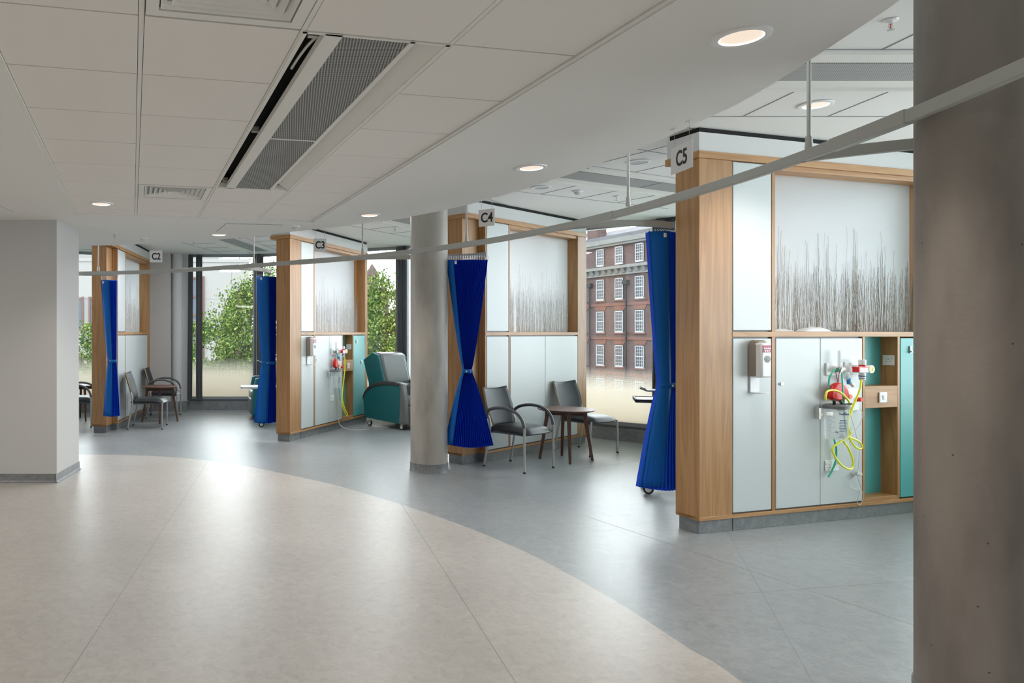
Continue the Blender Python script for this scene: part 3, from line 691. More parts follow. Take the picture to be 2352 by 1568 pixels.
    if near:
        text_mesh('lettering', 'VacSax', .026, 'navy', t, (-.0325, -.0825, .205), (R(90), 0, R(-22)), offset=.0006)
        text_mesh('lettering', 'CE', .016, 'navy', t, (-.068, -.052, .062), (R(90), 0, R(-52)), offset=.0005)
    mb = MB(); mb.box(-.10, -.075, .062, .097, .15, .25); mb.box(-.085, .085, .086, .097, .17, .20); mb.build('bracket', 'chrome', t, bevel=.002)
    # nurse call unit
    t = thing('nurse_call_unit', 'white call unit with orange button on '+big, 'call unit', W(1.50, 0, .965), a)
    mb = MB(); mb.box(-.085, .10, -.0025, -.02, -.09, .09); mb.build('face_plate', 'white', t, bevel=.004)
    mb = MB(); mb.cyl((-.01, -.02, .025), (-.01, -.026, .025), .028, n=24); mb.build('button_surround', 'whitem', t, smooth=True)
    mb = MB(); mb.cyl((-.01, -.026, .025), (-.01, -.032, .025), .017, n=24); mb.build('call_button', 'orange', t, smooth=True)
    mb = MB(); mb.cyl((.085, -.02, .0), (.085, -.05, .0), .018, .016, 20); mb.build('red_plug', 'red', t, smooth=True)
    mb = MB(); mb.box(-.08, -.065, -.02, -.034, -.085, .03); mb.build('handset_slot', 'whitem', t, bevel=.003)
    # tubing: points in (s, z), off outwards
    def hose(name, label, pts, off, r, mat, n=8, rel=.0):
        t0 = pts[0]; base = Vector(W(t0[0], -off, t0[1]))
        P = []
        for i, (s, z) in enumerate(pts):
            o = off+rel*math.sin(i*1.7); P.append((s-t0[0], -(o-off), z-t0[1]))
        mb = MB(); mb.tube([tuple(p) for p in catmull(P, 6)], r, n); ob = mb.build(name, mat, None, smooth=True); place(ob, base, a); return tag(ob, label, 'tube')
    if near:
        Y = [(1.545, 1.125), (1.519, 1.047), (1.463, .928), (1.393, .81), (1.36, .742), (1.323, .692), (1.253, .61), (1.267, .541), (1.323, .47), (1.416, .43), (1.463, .452), (1.449, .515), (1.393, .603), (1.355, .657), (1.36, .684), (1.416, .681), (1.51, .643), (1.557, .60), (1.534, .583), (1.463, .611), (1.383, .683), (1.355, .742), (1.383, .861), (1.388, .947), (1.346, 1.017), (1.276, 1.049), (1.185, 1.045), (1.16, 1.004), (1.175, .978)]
        Y = [(max(s_-.06, 1.35) if .664 < z_ < .965 and s_ > 1.3 else s_-.06, z_+.004) for s_, z_ in Y]
        hose('suction_tube', 'bright yellow tubing looped over jar on the large divider under sign C5', Y, .115, .0075, 'yellow', 10, .006)
        hose('oxygen_tube', 'green oxygen tubing dangling past the jar under sign C5', [(1.30, 1.19), (1.304, 1.036), (1.323, .9), (1.332, .814), (1.345, .72), (1.362, .67)], .10, .006, 'green', 8, .004)
        hose('oxygen_tube', 'short green tube end below jar over the double socket', [(1.308, .668), (1.331, .583), (1.327, .48), (1.294, .413), (1.25, .365)], .03, .007, 'green', 8, .003)
        hose('oxygen_tube', 'green tube looping left of the flowmeter under sign C5', [(1.30, 1.215), (1.262, 1.19), (1.235, 1.138), (1.232, 1.052), (1.236, .99)], .05, .0065, 'green', 8, .004)
        hose('call_cord', 'long thin white call cord hanging to divider foot under sign C5', [(1.50, .875), (1.514, .816), (1.548, .727), (1.576, .638), (1.6, .567), (1.591, .463), (1.586, .41), (1.557, .359), (1.476, .294), (1.524, .257), (1.60, .233), (1.595, .199), (1.576, .155), (1.59, .122), (1.62, .126), (1.64, .178), (1.62, .249), (1.595, .305), (1.571, .359)], .02, .0024, 'whitem', 6)
        hose('call_cord', 'short looped white cord hanging from the call unit under sign C5', [(1.59, .89), (1.619, .847), (1.595, .778), (1.548, .727), (1.49, .70), (1.47, .65), (1.49, .60)], .032, .0022, 'whitem', 6)
        mb = MB(); mb.box(-.03, .03, -.012, .012, -.014, .014); o = mb.build('cord_clip', 'whitem', None, bevel=.005); place(o, W(1.575, -.03, .37), a); o.rotation_euler = (0, R(20), a); tag(o, 'small white clip bundling the call cord', 'clip')
    else:
        hose('suction_tube', 'yellow tubing hanging from regulator on the divider under sign C3', [(1.56, 1.12), (1.56, .95), (1.53, .75), (1.49, .58), (1.46, .42), (1.5, .33), (1.60, .24), (1.66, .20), (1.64, .25), (1.55, .34), (1.49, .5), (1.52, .72)], .09, .0085, 'yellow', 8, .006)
        hose('oxygen_tube', 'green oxygen tubing hanging beside the jar under sign C3', [(1.36, 1.19), (1.38, 1.0), (1.42, .8), (1.44, .6), (1.47, .45)], .06, .006, 'green', 8, .004)
        P = [W(1.45, -.02, .45), W(1.47, -.03, .2), W(1.5, -.05, .06), W(1.52, -.25, .006), W(1.70, -.42, .006), W(2.0, -.40, .006), W(2.05, -.62, .006), (1.28, 11.5, .006)]
        mb = MB(); b0 = Vector(P[0]); mb.tube([tuple(Vector(p)-b0) for p in catmull(P, 6)], .005, 6); o = mb.build('power_cable', 'whitem', None, smooth=True); place(o, P[0]); tag(o, 'white cable running from the C3 divider to the recliner', 'cable')
    # double socket
    def socket(label, loc, rot, w=.146, dbl=True):
        t = thing('wall_socket', label, 'socket', loc, rot, None)
        mb = MB(); mb.box(-w/2, w/2, -.0025, -.010, -.043, .043); mb.build('face_plate', 'white', t, bevel=.003)
        mb = MB()
        for cx in ((-.036, .036) if dbl else (-.0,)):
            mb.box(cx-.0025, cx+.0025, -.0101, -.0112, .004, .013); mb.box(cx-.016, cx-.009, -.0101, -.0112, -.015, -.011); mb.box(cx+.009, cx+.016, -.0101, -.0112, -.015, -.011)
        mb.build('pin_slot', 'ink', t)
        mb = MB()
        for cx in ((-.06, .06) if dbl else (.03,)): mb.box(cx-.006, cx+.006, -.010, -.014, .008, .026)
        mb.build('rocker', 'whitem', t, bevel=.002)
        return t
    socket('white double socket low on the service panel of '+big, W(1.32, 0, .445) if near else W(1.30, 0, .5), a)
    socket('white socket on niche side wall of '+big, W(2.06, .065, 1.272), a+pi/2*-1, .09, False)
    t = thing('light_switch', 'white switch on the oak niche box of '+big, 'switch', W(1.882, 0, .972), a)
    mb = MB(); mb.box(-.043, .043, -.002, -.012, -.043, .043); mb.build('face_plate', 'white', t, bevel=.005)
    mb = MB(); mb.box(-.010, .010, -.012, -.016, -.018, .018); mb.build('rocker', 'whitem', t, bevel=.002)
services(w5, A5, 'C5'); services(w3, A3, 'C3')
# packets on the shelf
def packet(label, s, q, w, d, h, rot, mat):
    mb = MB(); nx, ny = 10, 6; top = []
    rnd = random.Random(int(s*100)); vs = []
    for j in range(ny+1):
        for i in range(nx+1):
            x = -w/2+w*i/nx; y = -d/2+d*j/ny; e = math.sin(pi*i/nx)**.5*math.sin(pi*j/ny)**.5
            vs.append((x, y, .002+h*e*(1+rnd.uniform(-.25, .25))))
    K = (nx+1)*(ny+1); vs += [(x, y, .0005) for x, y, z in vs]
    fs = [(j*(nx+1)+i, j*(nx+1)+i+1, (j+1)*(nx+1)+i+1, (j+1)*(nx+1)+i) for j in range(ny) for i in range(nx)]
    fs += [tuple(K+k for k in f[::-1]) for f in fs[:nx*ny]]
    per = [i for i in range(nx+1)]+[j*(nx+1)+nx for j in range(1, ny+1)]+[ny*(nx+1)+i for i in range(nx-1, -1, -1)]+[j*(nx+1) for j in range(ny-1, 0, -1)]
    fs += [(per[i], K+per[i], K+per[(i+1) % len(per)], per[(i+1) % len(per)]) for i in range(len(per))]
    mb.add(vs, fs); o = mb.build('sterile_packet', mat, None, smooth=True); place(o, w5(s, q, 1.509), R(A5)+rot); tag(o, label, 'packet', 'packets on the oak shelf')
packet('crumpled clear and white packet lying centrally on the C5 shelf', 1.22, .065, .32, .1, .034, .05, 'white')
packet('grey dressing packet lying on top edge of the C5 shelf', 1.48, .06, .2, .09, .014, -.1, 'greyvin')
packet('flat pale packet at left end of the C5 shelf opening', .88, .07, .22, .08, .02, .0, 'whitem')

# ------------------------------------------------------------------ curtain track
Z2 = 2.33
def at(u, v, z): D = 1650*(z-1.5)/(764-v); return ((u-670)/1650*D, D, z)
def track(mb, pts, w=.016, h=.052):
    P = [Vector(p) for p in pts]; vs = []
    for i, p in enumerate(P):
        a = P[max(i-1, 0)]; b = P[min(i+1, len(P)-1)]; d = (b-a); d.z = 0; d.normalize(); n_ = Vector((-d.y, d.x, 0))*w
        vs += [p+n_, p-n_, p-n_+Vector((0, 0, h)), p+n_+Vector((0, 0, h))]
    k = len(P); fs = []
    for i in range(k-1):
        for j in range(4): fs.append((i*4+j, i*4+(j+1) % 4, (i+1)*4+(j+1) % 4, (i+1)*4+j))
    fs += [(3, 2, 1, 0), tuple((k-1)*4+j for j in range(4))]; mb.add(vs, fs)
main = [(1.72, .2), (2.05, 1.0), (2.27, 1.8), (2.36, 2.31), (2.44, 2.84), (2.485, 3.5), (2.48, 4.05), (2.41, 4.8), (2.30, 5.4), (2.14, 5.95), (1.88, 6.62), (1.58, 7.15), (1.25, 7.60), (.66, 8.26), (-.21, 8.94), (-.97, 9.5), (-1.70, 9.95), (-2.45, 10.24), (-3.1, 10.36), (-4.3, 10.33), (-6, 10.0)]
t = thing('curtain_track', 'long pale curtain track curving across all the bays below the ceiling', 'curtain track', (0, 0, 0))
mb = MB(); track(mb, catmull([(x, y, Z2) for x, y in main], 6)); mb.build('main_rail', 'rail', t, bevel=.004)
branches = [[(2.485, 3.5), (2.60, 3.40), (2.80, 3.27), (3.05, 3.16), (3.5, 3.1)], [(2.17, 5.85), (2.30, 5.72), (2.45, 5.64), (2.65, 5.60), (2.86, 5.64), (3.03, 5.72)],
            [(.62, 8.29), (.85, 8.17), (1.2, 8.12), (1.55, 8.12), (1.80, 8.07), (2.02, 7.96), (2.13, 7.84)], [(-1.0, 9.52), (-.75, 9.46), (-.55, 9.56), (-.38, 9.80), (-.30, 10.12)], [(-3.35, 10.37), (-3.05, 10.42), (-2.80, 10.45), (-2.60, 10.46), (-2.52, 10.42)]]
for b in branches: mb = MB(); track(mb, catmull([(x, y, Z2) for x, y in b], 6), h=.05); mb.build('branch_rail', 'rail', t, bevel=.004)
for (x, y) in [at(1858, 370, Z2)[:2], at(1443, 492, Z2)[:2], (1.70, 6.99), (.80, 8.12), at(583, 615, Z2)[:2], (-2.78, 10.33)]:
    mb = MB(); mb.cyl((x, y, Z2+.06), (x, y, 3.03), .0095, n=12); mb.cyl((x, y, Z2+.058), (x, y, Z2+.12), .018, .014, 14); mb.build('hanger_rod', 'alu', t, smooth=True)
for p, q in [(.27, .32), (.40, .45)]: pass
J = catmull([(x, y, Z2) for x, y in main], 6)
for k in (24, 46, 78):
    mb = MB(); track(mb, [v-Vector((0, 0, .003)) for v in J[k:k+5]], w=.020, h=.058); mb.build('joint_sleeve', 'rail', t, bevel=.003)

# curtains: pleated, tied at mid height
def curtain(label, x, y, rot, wt, wm, wb, dt, zt, zm, zb, pleats, hemside=-1, shear=(0, 0), skirt=.0, hw=.3, wc=0):
    t = thing('privacy_curtain', label, 'curtain', (x, y, 0), rot, 'pleated blue privacy curtains')
    def prof(z):
        if z >= zm: f = (z-zm)/(zt-zm); g = f**.8; w = wm+(wt-wm)*g; d = .045+(dt-.045)*g; c = wc+(shear[0]-wc)*g
        else: f = (zm-z)/(zm-zb); g = f**.8; w = wm+(wb-wm)*g; d = .045+(dt*1.15-.045)*g; c = wc+(shear[1]-wc)*g
        return w, d, c
    NZ = 34
    mb = MB(); npz = pleats*2; vs = []
    for k in range(NZ+1):
        z = zt+(zb-zt)*k/NZ; w, d, c = prof(z)
        for i in range(npz+1):
            f = i/npz; amp = .5*w*1.6/pleats+.006
            yy = -d*.5*math.sin(pi*f)+(amp if i % 2 else -amp)*1.15
            vs.append((c+w*.97*(f-.5), yy, z-(.0 if k < NZ else skirt*math.sin(pi*f))))
    K = npz+1
    fs = [(k*K+i, k*K+i+1, (k+1)*K+i+1, (k+1)*K+i) for k in range(NZ) for i in range(npz)]
    mb.add(vs, fs); o = mb.build('pleated_cloth', 'curtain', t); s = o.modifiers.new('s', 'SOLIDIFY'); s.thickness = .002
    # flat lighter leading hem
    mb = MB(); vs = []; nh = 4
    for k in range(NZ+1):
        z = zt+(zb-zt)*k/NZ; w, d, c = prof(z)
        a = c+hemside*w*.5; b = c+hemside*(w*.5-w*hw)
        for i in range(nh+1):
            f = i/nh; xx = a+(b-a)*f; vs.append((xx, -d*.5*math.sin(pi*min(1, abs(xx-c+w/2)/w))-.02-.012*math.sin(pi*f), z+.004))
    fs = [(k*(nh+1)+i, k*(nh+1)+i+1, (k+1)*(nh+1)+i+1, (k+1)*(nh+1)+i) for k in range(NZ) for i in range(nh)]
    mb.add(vs, fs); o = mb.build('leading_hem', 'curtainl', t, smooth=True); s = o.modifiers.new('s', 'SOLIDIFY'); s.thickness = .003
    mb = MB(); w, d, c = prof(zm); P = []
    for i in range(20):
        q = 2*pi*i/20; P.append((c+(w*.5+.004)*math.cos(q), (.038)*math.sin(q)-d*.4))
    vs = [(px, py, zm+h) for h in (-.022, .022) for px, py in P]; mb.add(vs, [(i, (i+1) % 20, 20+(i+1) % 20, 20+i) for i in range(20)])
    tb = mb.build('tie_band', 'curtainl', t, smooth=True); s = tb.modifiers.new('s', 'SOLIDIFY'); s.thickness = .003
    mb = MB(); mb.lathe([(.0, .0), (.008, .0), (.006, .005), (0, .006)], n=14); st = mb.build('stud', 'white', tb, smooth=True); st.location = (c+hemside*w*.1, -.045-d*.4-.002, zm); st.rotation_euler = (R(90), 0, 0)
    mb = MB(); w, d, c = prof(zt)
    for i in range(0, pleats+1, 1):
        f = i/pleats; xx = c+w*(f-.5); mb.cyl((xx, -d*.5*math.sin(pi*f), zt-.004), (xx, -d*.25*math.sin(pi*f), Z2+.001), .0028, n=6)
    mb.build('hook', 'white', t)
    mb = MB(); xx = c+hemside*w*.28; mb.box(xx-.012, xx+.012, -d*.5-.045, -d*.5-.038, zt-.05, zt-.015); mb.build('clip_tag', 'white', t, bevel=.002)
    return t
curtain('blue pleated curtain tied at waist, against left of the large C5 divider', 3.01, 5.82, R(20), .36, .21, .52, .14, 2.305, 1.075, .275, 16, -1, (.0, -.02), .03, .45, .05)
curtain('blue curtain flaring like an hourglass between round column and armchair', 1.90, 7.78, R(-12), .44, .085, .52, .15, 2.285, 1.085, .29, 24, -1, (.0, .02), .02, .17)
curtain('blue curtain hanging beside the left of the C3 divider', -.36, 10.28, R(5), .29, .21, .32, .1, 2.30, 1.07, .22, 13, -1, (0, -.02), .01, .62, .03)
curtain('narrow blue curtain in front of the far left divider', -2.645, 10.5, R(-5), .24, .13, .25, .08, 2.265, 1.085, .29, 11, -1, (-.02, .02), .01, .6, .025)

# ------------------------------------------------------------------ signs
def sign(txt, p, d, w, h, zt, hooks, label):
    ang = math.atan2(d[1], d[0]); t = thing('bay_sign', label, 'sign', (p[0], p[1], zt), ang, 'hanging white bay signs')
    mb = MB(); mb.box(-w/2, w/2, -.002, .002, -h, 0); mb.build('plate', 'white', t)
    text_mesh('lettering', txt, h*.78, 'ink', t, (.002, -.0028, -h*.52), (R(90), 0, 0), offset=.0026).scale = (.80, 1.0, 1)
    for s in (-1, 1):
        x = s*hooks/2; mb = MB(); H = SZ-zt
        P = [(x, 0, -.006), (x+.007, 0, .004), (x+.003, 0, .014), (x, 0, .02), (x, 0, H-.03), (x+.004, 0, H-.022), (x-.006, 0, H-.010), (x, 0, H-.002)]
        mb.tube([tuple(q) for q in catmull(P, 4)], .0012, 6); hk = mb.build('wire_hook', 'chrome', t, smooth=True)
        mb = MB(); mb.box(x-.02, x+.02, -.008, .008, H-.003, H-.0005); mb.build('ceiling_clip', 'white', hk)
sign('C5', (2.123, 3.91), (0.015, -1), .21, .148, 2.527, .148, 'white sign reading C5 hanging before the large divider')
sign('C4', (1.634, 6.02), (.79, -.61), .14, .142, 2.535, .092, 'white sign reading C4 hanging right of the round column')
sign('C3', (.308, 7.834), (1, 0), .138, .142, 2.527, .095, 'white sign reading C3 hanging before the middle divider')
sign('C2', (-1.70, 9.0), (1, 0), .155, .148, 2.53, .125, 'white sign reading C2 hanging before the white wall pier')

# ------------------------------------------------------------------ downlights and ceiling devices
def downlight(label, x, y, z, lit=True, r=.076):
    t = thing('downlight', label, 'ceiling light', (x, y, z), 0, 'round recessed downlights')
    mb = MB(); mb.lathe([(r+.026, 0), (r+.025, -.006), (r+.008, -.010), (r, -.008), (r, -.002), (r+.01, -.0005)], n=48); mb.v and None
    # drop caps
    mb.f = mb.f[:-2]; mb.m = mb.m[:-2]
    mb.build('trim_ring', 'white', t, smooth=True)
    mb = MB(); mb.lathe([(r, -.0078), (r-.006, -.004)], n=48); mb.f = mb.f[:-2]; mb.m = mb.m[:-2]; mb.build('reflector', 'glowrim' if lit else 'unlit', t, smooth=True)
    mb = MB(); mb.cyl((0, 0, -.0035), (0, 0, -.0025), r-.005, n=40); mb.build('lens', 'glow' if lit else 'unlit', t)
    if lit:
        ld = bpy.data.lights.new('downlight_lamp', 'SPOT'); ld.energy = 50; ld.spot_size = R(120); ld.spot_blend = .7; ld.color = (1, .92, .84); ld.shadow_soft_size = .07
        lo = bpy.data.objects.new('downlight_lamp', ld); C.objects.link(lo); lo.location = (x, y, z-.03); lo.parent = None
for lab, x, y in [('lit round downlight nearest the camera in white soffit', 1.714, 2.738), ('lit round downlight in soffit in front of the C4 sign', 1.6385, 4.907), ('lit round downlight in soffit above left of the round column', .746, 6.88),
                  ('lit round downlight in soffit left of the C3 sign', -.835, 8.25), ('lit round downlight set in tiled ceiling at left', -1.68, 6.342), ('lit round downlight behind the camera in soffit', 1.2, .4)]:
    downlight(lab, x, y, TZ if 'tiled' in lab else SZ)
downlight('lit round downlight in bay ceiling beyond the near curtain rail', 3.51, 4.81, 3.028)
downlight('unlit round downlight in bay ceiling left of the C5 sign', 3.10, 6.42, 3.028, False)
downlight('unlit round downlight in bay ceiling above the C4 doors', 2.62, 7.54, 3.028, False)
def sprinkler(label, x, y, z, s=1):
    t = thing('sprinkler', label, 'sprinkler', (x, y, z), 0, 'ceiling sprinkler heads')
    mb = MB(); mb.lathe([(.032*s, 0), (.030*s, -.005), (.012*s, -.010)], n=24); mb.build('rosette', 'white', t, smooth=True)
    mb = MB(); mb.cyl((0, 0, -.008), (0, 0, -.022), .009*s, n=12); mb.tube([(-.006, 0, -.02), (-.012, 0, -.032), (0, 0, -.046)], .002, 6); mb.tube([(.006, 0, -.02), (.012, 0, -.032), (0, 0, -.046)], .002, 6); mb.cyl((0, 0, -.046), (0, 0, -.049), .015*s, n=16); mb.build('frame_arms', 'chrome', t, smooth=True)
    mb = MB(); mb.cyl((0, 0, -.02), (0, 0, -.044), .0022, n=8); mb.build('bulb', 'red', t)
sprinkler('sprinkler head in bay ceiling beside the near right column', *at(2046, 45, 3.03)[:2], 3.028)
sprinkler('sprinkler head in bay ceiling between C4 and C5', *at(1416, 450, 3.03)[:2], 3.028, 1.1)
sprinkler('sprinkler head in bay ceiling left of the round column', *at(907, 522, 3.03)[:2], 3.028, 1.1)
sprinkler('sprinkler head in bay ceiling between C2 and C3', *at(445, 553, 3.03)[:2], 3.028, 1.2)
sprinkler('sprinkler head in soffit above the far left divider', *at(263, 535, 2.63)[:2], SZ, 1.2)
def detector(label, x, y, z):
    t = thing('smoke_detector', label, 'detector', (x, y, z), 0, 'ceiling smoke detectors')
    mb = MB(); mb.lathe([(.055, 0), (.053, -.010), (.04, -.016)], n=32); mb.build('base', 'white', t, smooth=True)
    mb = MB(); mb.lathe([(.03, -.016), (.034, -.03), (.018, -.042), (0, -.043)], n=24); mb.build('sensor_head', 'whitem', t, smooth=True)
detector('white smoke detector in soffit above C3 divider', *at(677, 519, 2.63)[:2], SZ)
detector('white smoke detector in soffit left of C2 sign', *at(328, 547, 2.63)[:2], SZ)
detector('white smoke detector in bay ceiling right of C4 sign', *at(1327, 438, 3.03)[:2], 3.028)
t = thing('ceiling_sensor', 'small white box sensor on ceiling at far left', 'sensor', (-2.9, 10.0, 3.028-.08))
mb = MB(); mb.box(-.08, .08, -.05, .05, 0, .078); mb.build('case', 'white', t, bevel=.01); mb = MB(); mb.box(-.045, .045, -.0515, -.05, .015, .032); mb.build('slot', 'ink', t)
# access hatches
def hatch(label, P, z):
    cx = sum(p[0] for p in P)/4; cy = sum(p[1] for p in P)/4
    t = thing('access_hatch', label, 'hatch', (cx, cy, z), 0)
    mb = MB(); Q_ = [(p[0]-cx, p[1]-cy) for p in P]; mb.prism(Q_, -.003, -.0003); mb.build('edge_frame', 'midg', t)
    mb = MB(); mb.prism([(x*.985, y*.985) for x, y in Q_], -.005, -.003); mb.build('lid', 'ceil', t)
hatch('square flush access hatch in soffit left of C3 divider', [(-.68, 7.42), (-.09, 7.52), (-.22, 8.07), (-.84, 8.02)], SZ)
hatch('grey access hatch at the left edge of soffit', [(-3.2, 6.38), (-2.60, 6.38), (-2.60, 6.72), (-3.2, 6.72)], SZ)

# ------------------------------------------------------------------ furniture
def chair(label, x, y, rot, arms):
    t = thing('visitor_chair', label, 'chair', (x, y, 0), rot, 'dark visitor chairs beside the round tables')
    # seat
    mb = MB(); nx, ny = 12, 10; vs = []
    for j in range(ny+1):
        for i in range(nx+1):
            fx = i/nx; fy = j/ny*2-1; hw_ = .225+.03*fx; xx = -.23+.50*fx+.03*(1-fy*fy)*(fx > .5)*(fx-.5)*2
            edge_ = 1-max(abs(fy)**6, (abs(2*fx-1))**8)
            vs.append((xx, fy*hw_, .425+.050*edge_+.010*math.sin(pi*fx)-.02*max(0, fx-.75)*4*.6))
    K = (nx+1)*(ny+1); vs += [(a_, b_*.97, .405) for a_, b_, c_ in vs]
    fs = [(j*(nx+1)+i, j*(nx+1)+i+1, (j+1)*(nx+1)+i+1, (j+1)*(nx+1)+i) for j in range(ny) for i in range(nx)]; nf = len(fs)
    fs += [tuple(K+k for k in f[::-1]) for f in fs[:nf]]
    per = [i for i in range(nx+1)]+[j*(nx+1)+nx for j in range(1, ny+1)]+[ny*(nx+1)+i for i in range(nx-1, -1, -1)]+[j*(nx+1) for j in range(ny-1, 0, -1)]
    fs += [(per[i], K+per[i], K+per[(i+1) % len(per)], per[(i+1) % len(per)]) for i in range(len(per))]
    mb.add(vs, fs); mb.build('seat', 'chair', t, smooth=True)
    # backrest shell
    mb = MB(); nz, nw = 14, 14; vs = []
    def hwz(z):
        tab = [(.44, .185), (.52, .205), (.60, .235), (.66, .245), (.74, .237), (.82, .225), (.88, .222)]
        for (a_, wa), (b_, wb_) in zip(tab, tab[1:]):
            if z <= b_: return wa+(wb_-wa)*(z-a_)/(b_-a_)
        return tab[-1][1]
    for k in range(nz+1):
        for i in range(nw+1):
            f = i/nw*2-1; top = .862+.022*f*f; z = .45+(top-.45)*k/nz; w_ = hwz(z)
            vs.append((-.235-.10*((z-.45)/.42)-.02*((z-.45)/.42)**2+.045*f*f, f*w_, z))
    fs = [(k*(nw+1)+i, k*(nw+1)+i+1, (k+1)*(nw+1)+i+1, (k+1)*(nw+1)+i) for k in range(nz) for i in range(nw)]
    mb.add(vs, fs); o = mb.build('backrest', ['chairback', 'tan'], t, smooth=True); s = o.modifiers.new('s', 'SOLIDIFY'); s.thickness = .016; s.offset = 0; s.material_offset_rim = 1
    for sy in (-1, 1):
        mb = MB(); mb.tube([(-.275, sy*.25, .012), (-.20, sy*.235, .40), (-.205, sy*.232, .50), (-.235, sy*.226, .58)], .0125, 12); lg = mb.build('leg', 'alu', t, smooth=True)
        mb = MB(); mb.cyl((-.277, sy*.25, 0), (-.275, sy*.25, .018), .014, n=12); mb.build('foot_cap', 'ink', lg)
        mb = MB(); zt = .44 if not arms else .50; mb.tube([(.262, sy*.272, .012), (.262, sy*.272, .3), (.262, sy*(.272 if arms else .25), zt-.02)], .0125, 12); lg = mb.build('leg', 'alu', t, smooth=True)
        mb = MB(); mb.cyl((.262, sy*.272, 0), (.262, sy*.272, .018), .014, n=12); mb.build('foot_cap', 'ink', lg)
        if arms:
            mb = MB(); P = [(-.235, sy*.245, .545), (-.228, sy*.262, .605), (-.17, sy*.275, .650), (-.06, sy*.28, .675), (.06, sy*.28, .672), (.17, sy*.278, .635), (.235, sy*.275, .565), (.262, sy*.272, .48)]
            mb.tube([tuple(q) for q in catmull(P, 4)], .0175, 12); mb.build('armrest', 'armg', t, smooth=True)
    mb = MB(); mb.box(-.20, .24, -.23, -.205, .388, .408); mb.box(-.20, .24, .205, .23, .388, .408); mb.box(-.2, -.17, -.23, .23, .385, .405); mb.box(.2, .23, -.23, .23, .385, .405); mb.build('seat_frame', 'dark', t, bevel=.004)
chair('dark grey armchair nearest the curtain, in front of the C4 doors', 2.53, 8.02, R(-52), True)
chair('armless dark chair right of the round table near the brick-view window', 3.70, 9.05, R(-58), False)
chair('armless dark chair nearest the curtain by the far left divider', -2.28, 11.40, R(2), False)
chair('dark armchair behind the round table by the far left divider', -2.28, 12.84, R(2), True)
chair('dark armchair partly hidden behind the far left wall corner', -3.46, 11.62, R(5), True)
def round_table(label, x, y, rot):
    t = thing('side_table', label, 'table', (x, y, 0), rot, 'round walnut side tables')
    mb = MB(); mb.lathe([(.0, .575), (.27, .576), (.318, .592), (.322, .60), (.318, .604), (0, .604)], n=64); mb.build('tabletop', 'walnut', t, smooth=True)
    mb = MB(); mb.box(-.22, .22, -.016, .016, .525, .575); mb.box(-.016, .016, -.22, .22, .525, .575); mb.build('cross_rail', 'walnut', t, bevel=.003)
    for k in range(4):
        q = k*pi/2; c, s = math.cos(q), math.sin(q)
        mb = MB(); a, b = .215, .295; vs = []
        for rr, zz, ww, dd in ((b, 0, .013, .014), (a, .5, .02, .02), (a-.01, .575, .024, .03)):
            for sx, sy in ((-1, -1), (1, -1), (1, 1), (-1, 1)): px, py = rr+sx*dd, sy*ww; vs.append((px*c-py*s, px*s+py*c, zz))
        mb.add(vs, [(0, 3, 2, 1), (8, 9, 10, 11)]+[(i*4+j, i*4+(j+1) % 4, (i+1)*4+(j+1) % 4, (i+1)*4+j) for i in range(2) for j in range(4)])
        mb.build('leg', 'walnut', t, bevel=.003)
round_table('round walnut side table between the two chairs at C4 divider', 3.24, 8.49, R(-12))
round_table('round walnut side table between the two chairs at far left', -2.22, 12.10, R(10))
round_table('round walnut table glimpsed behind the far left wall corner', -3.62, 12.45, R(25))

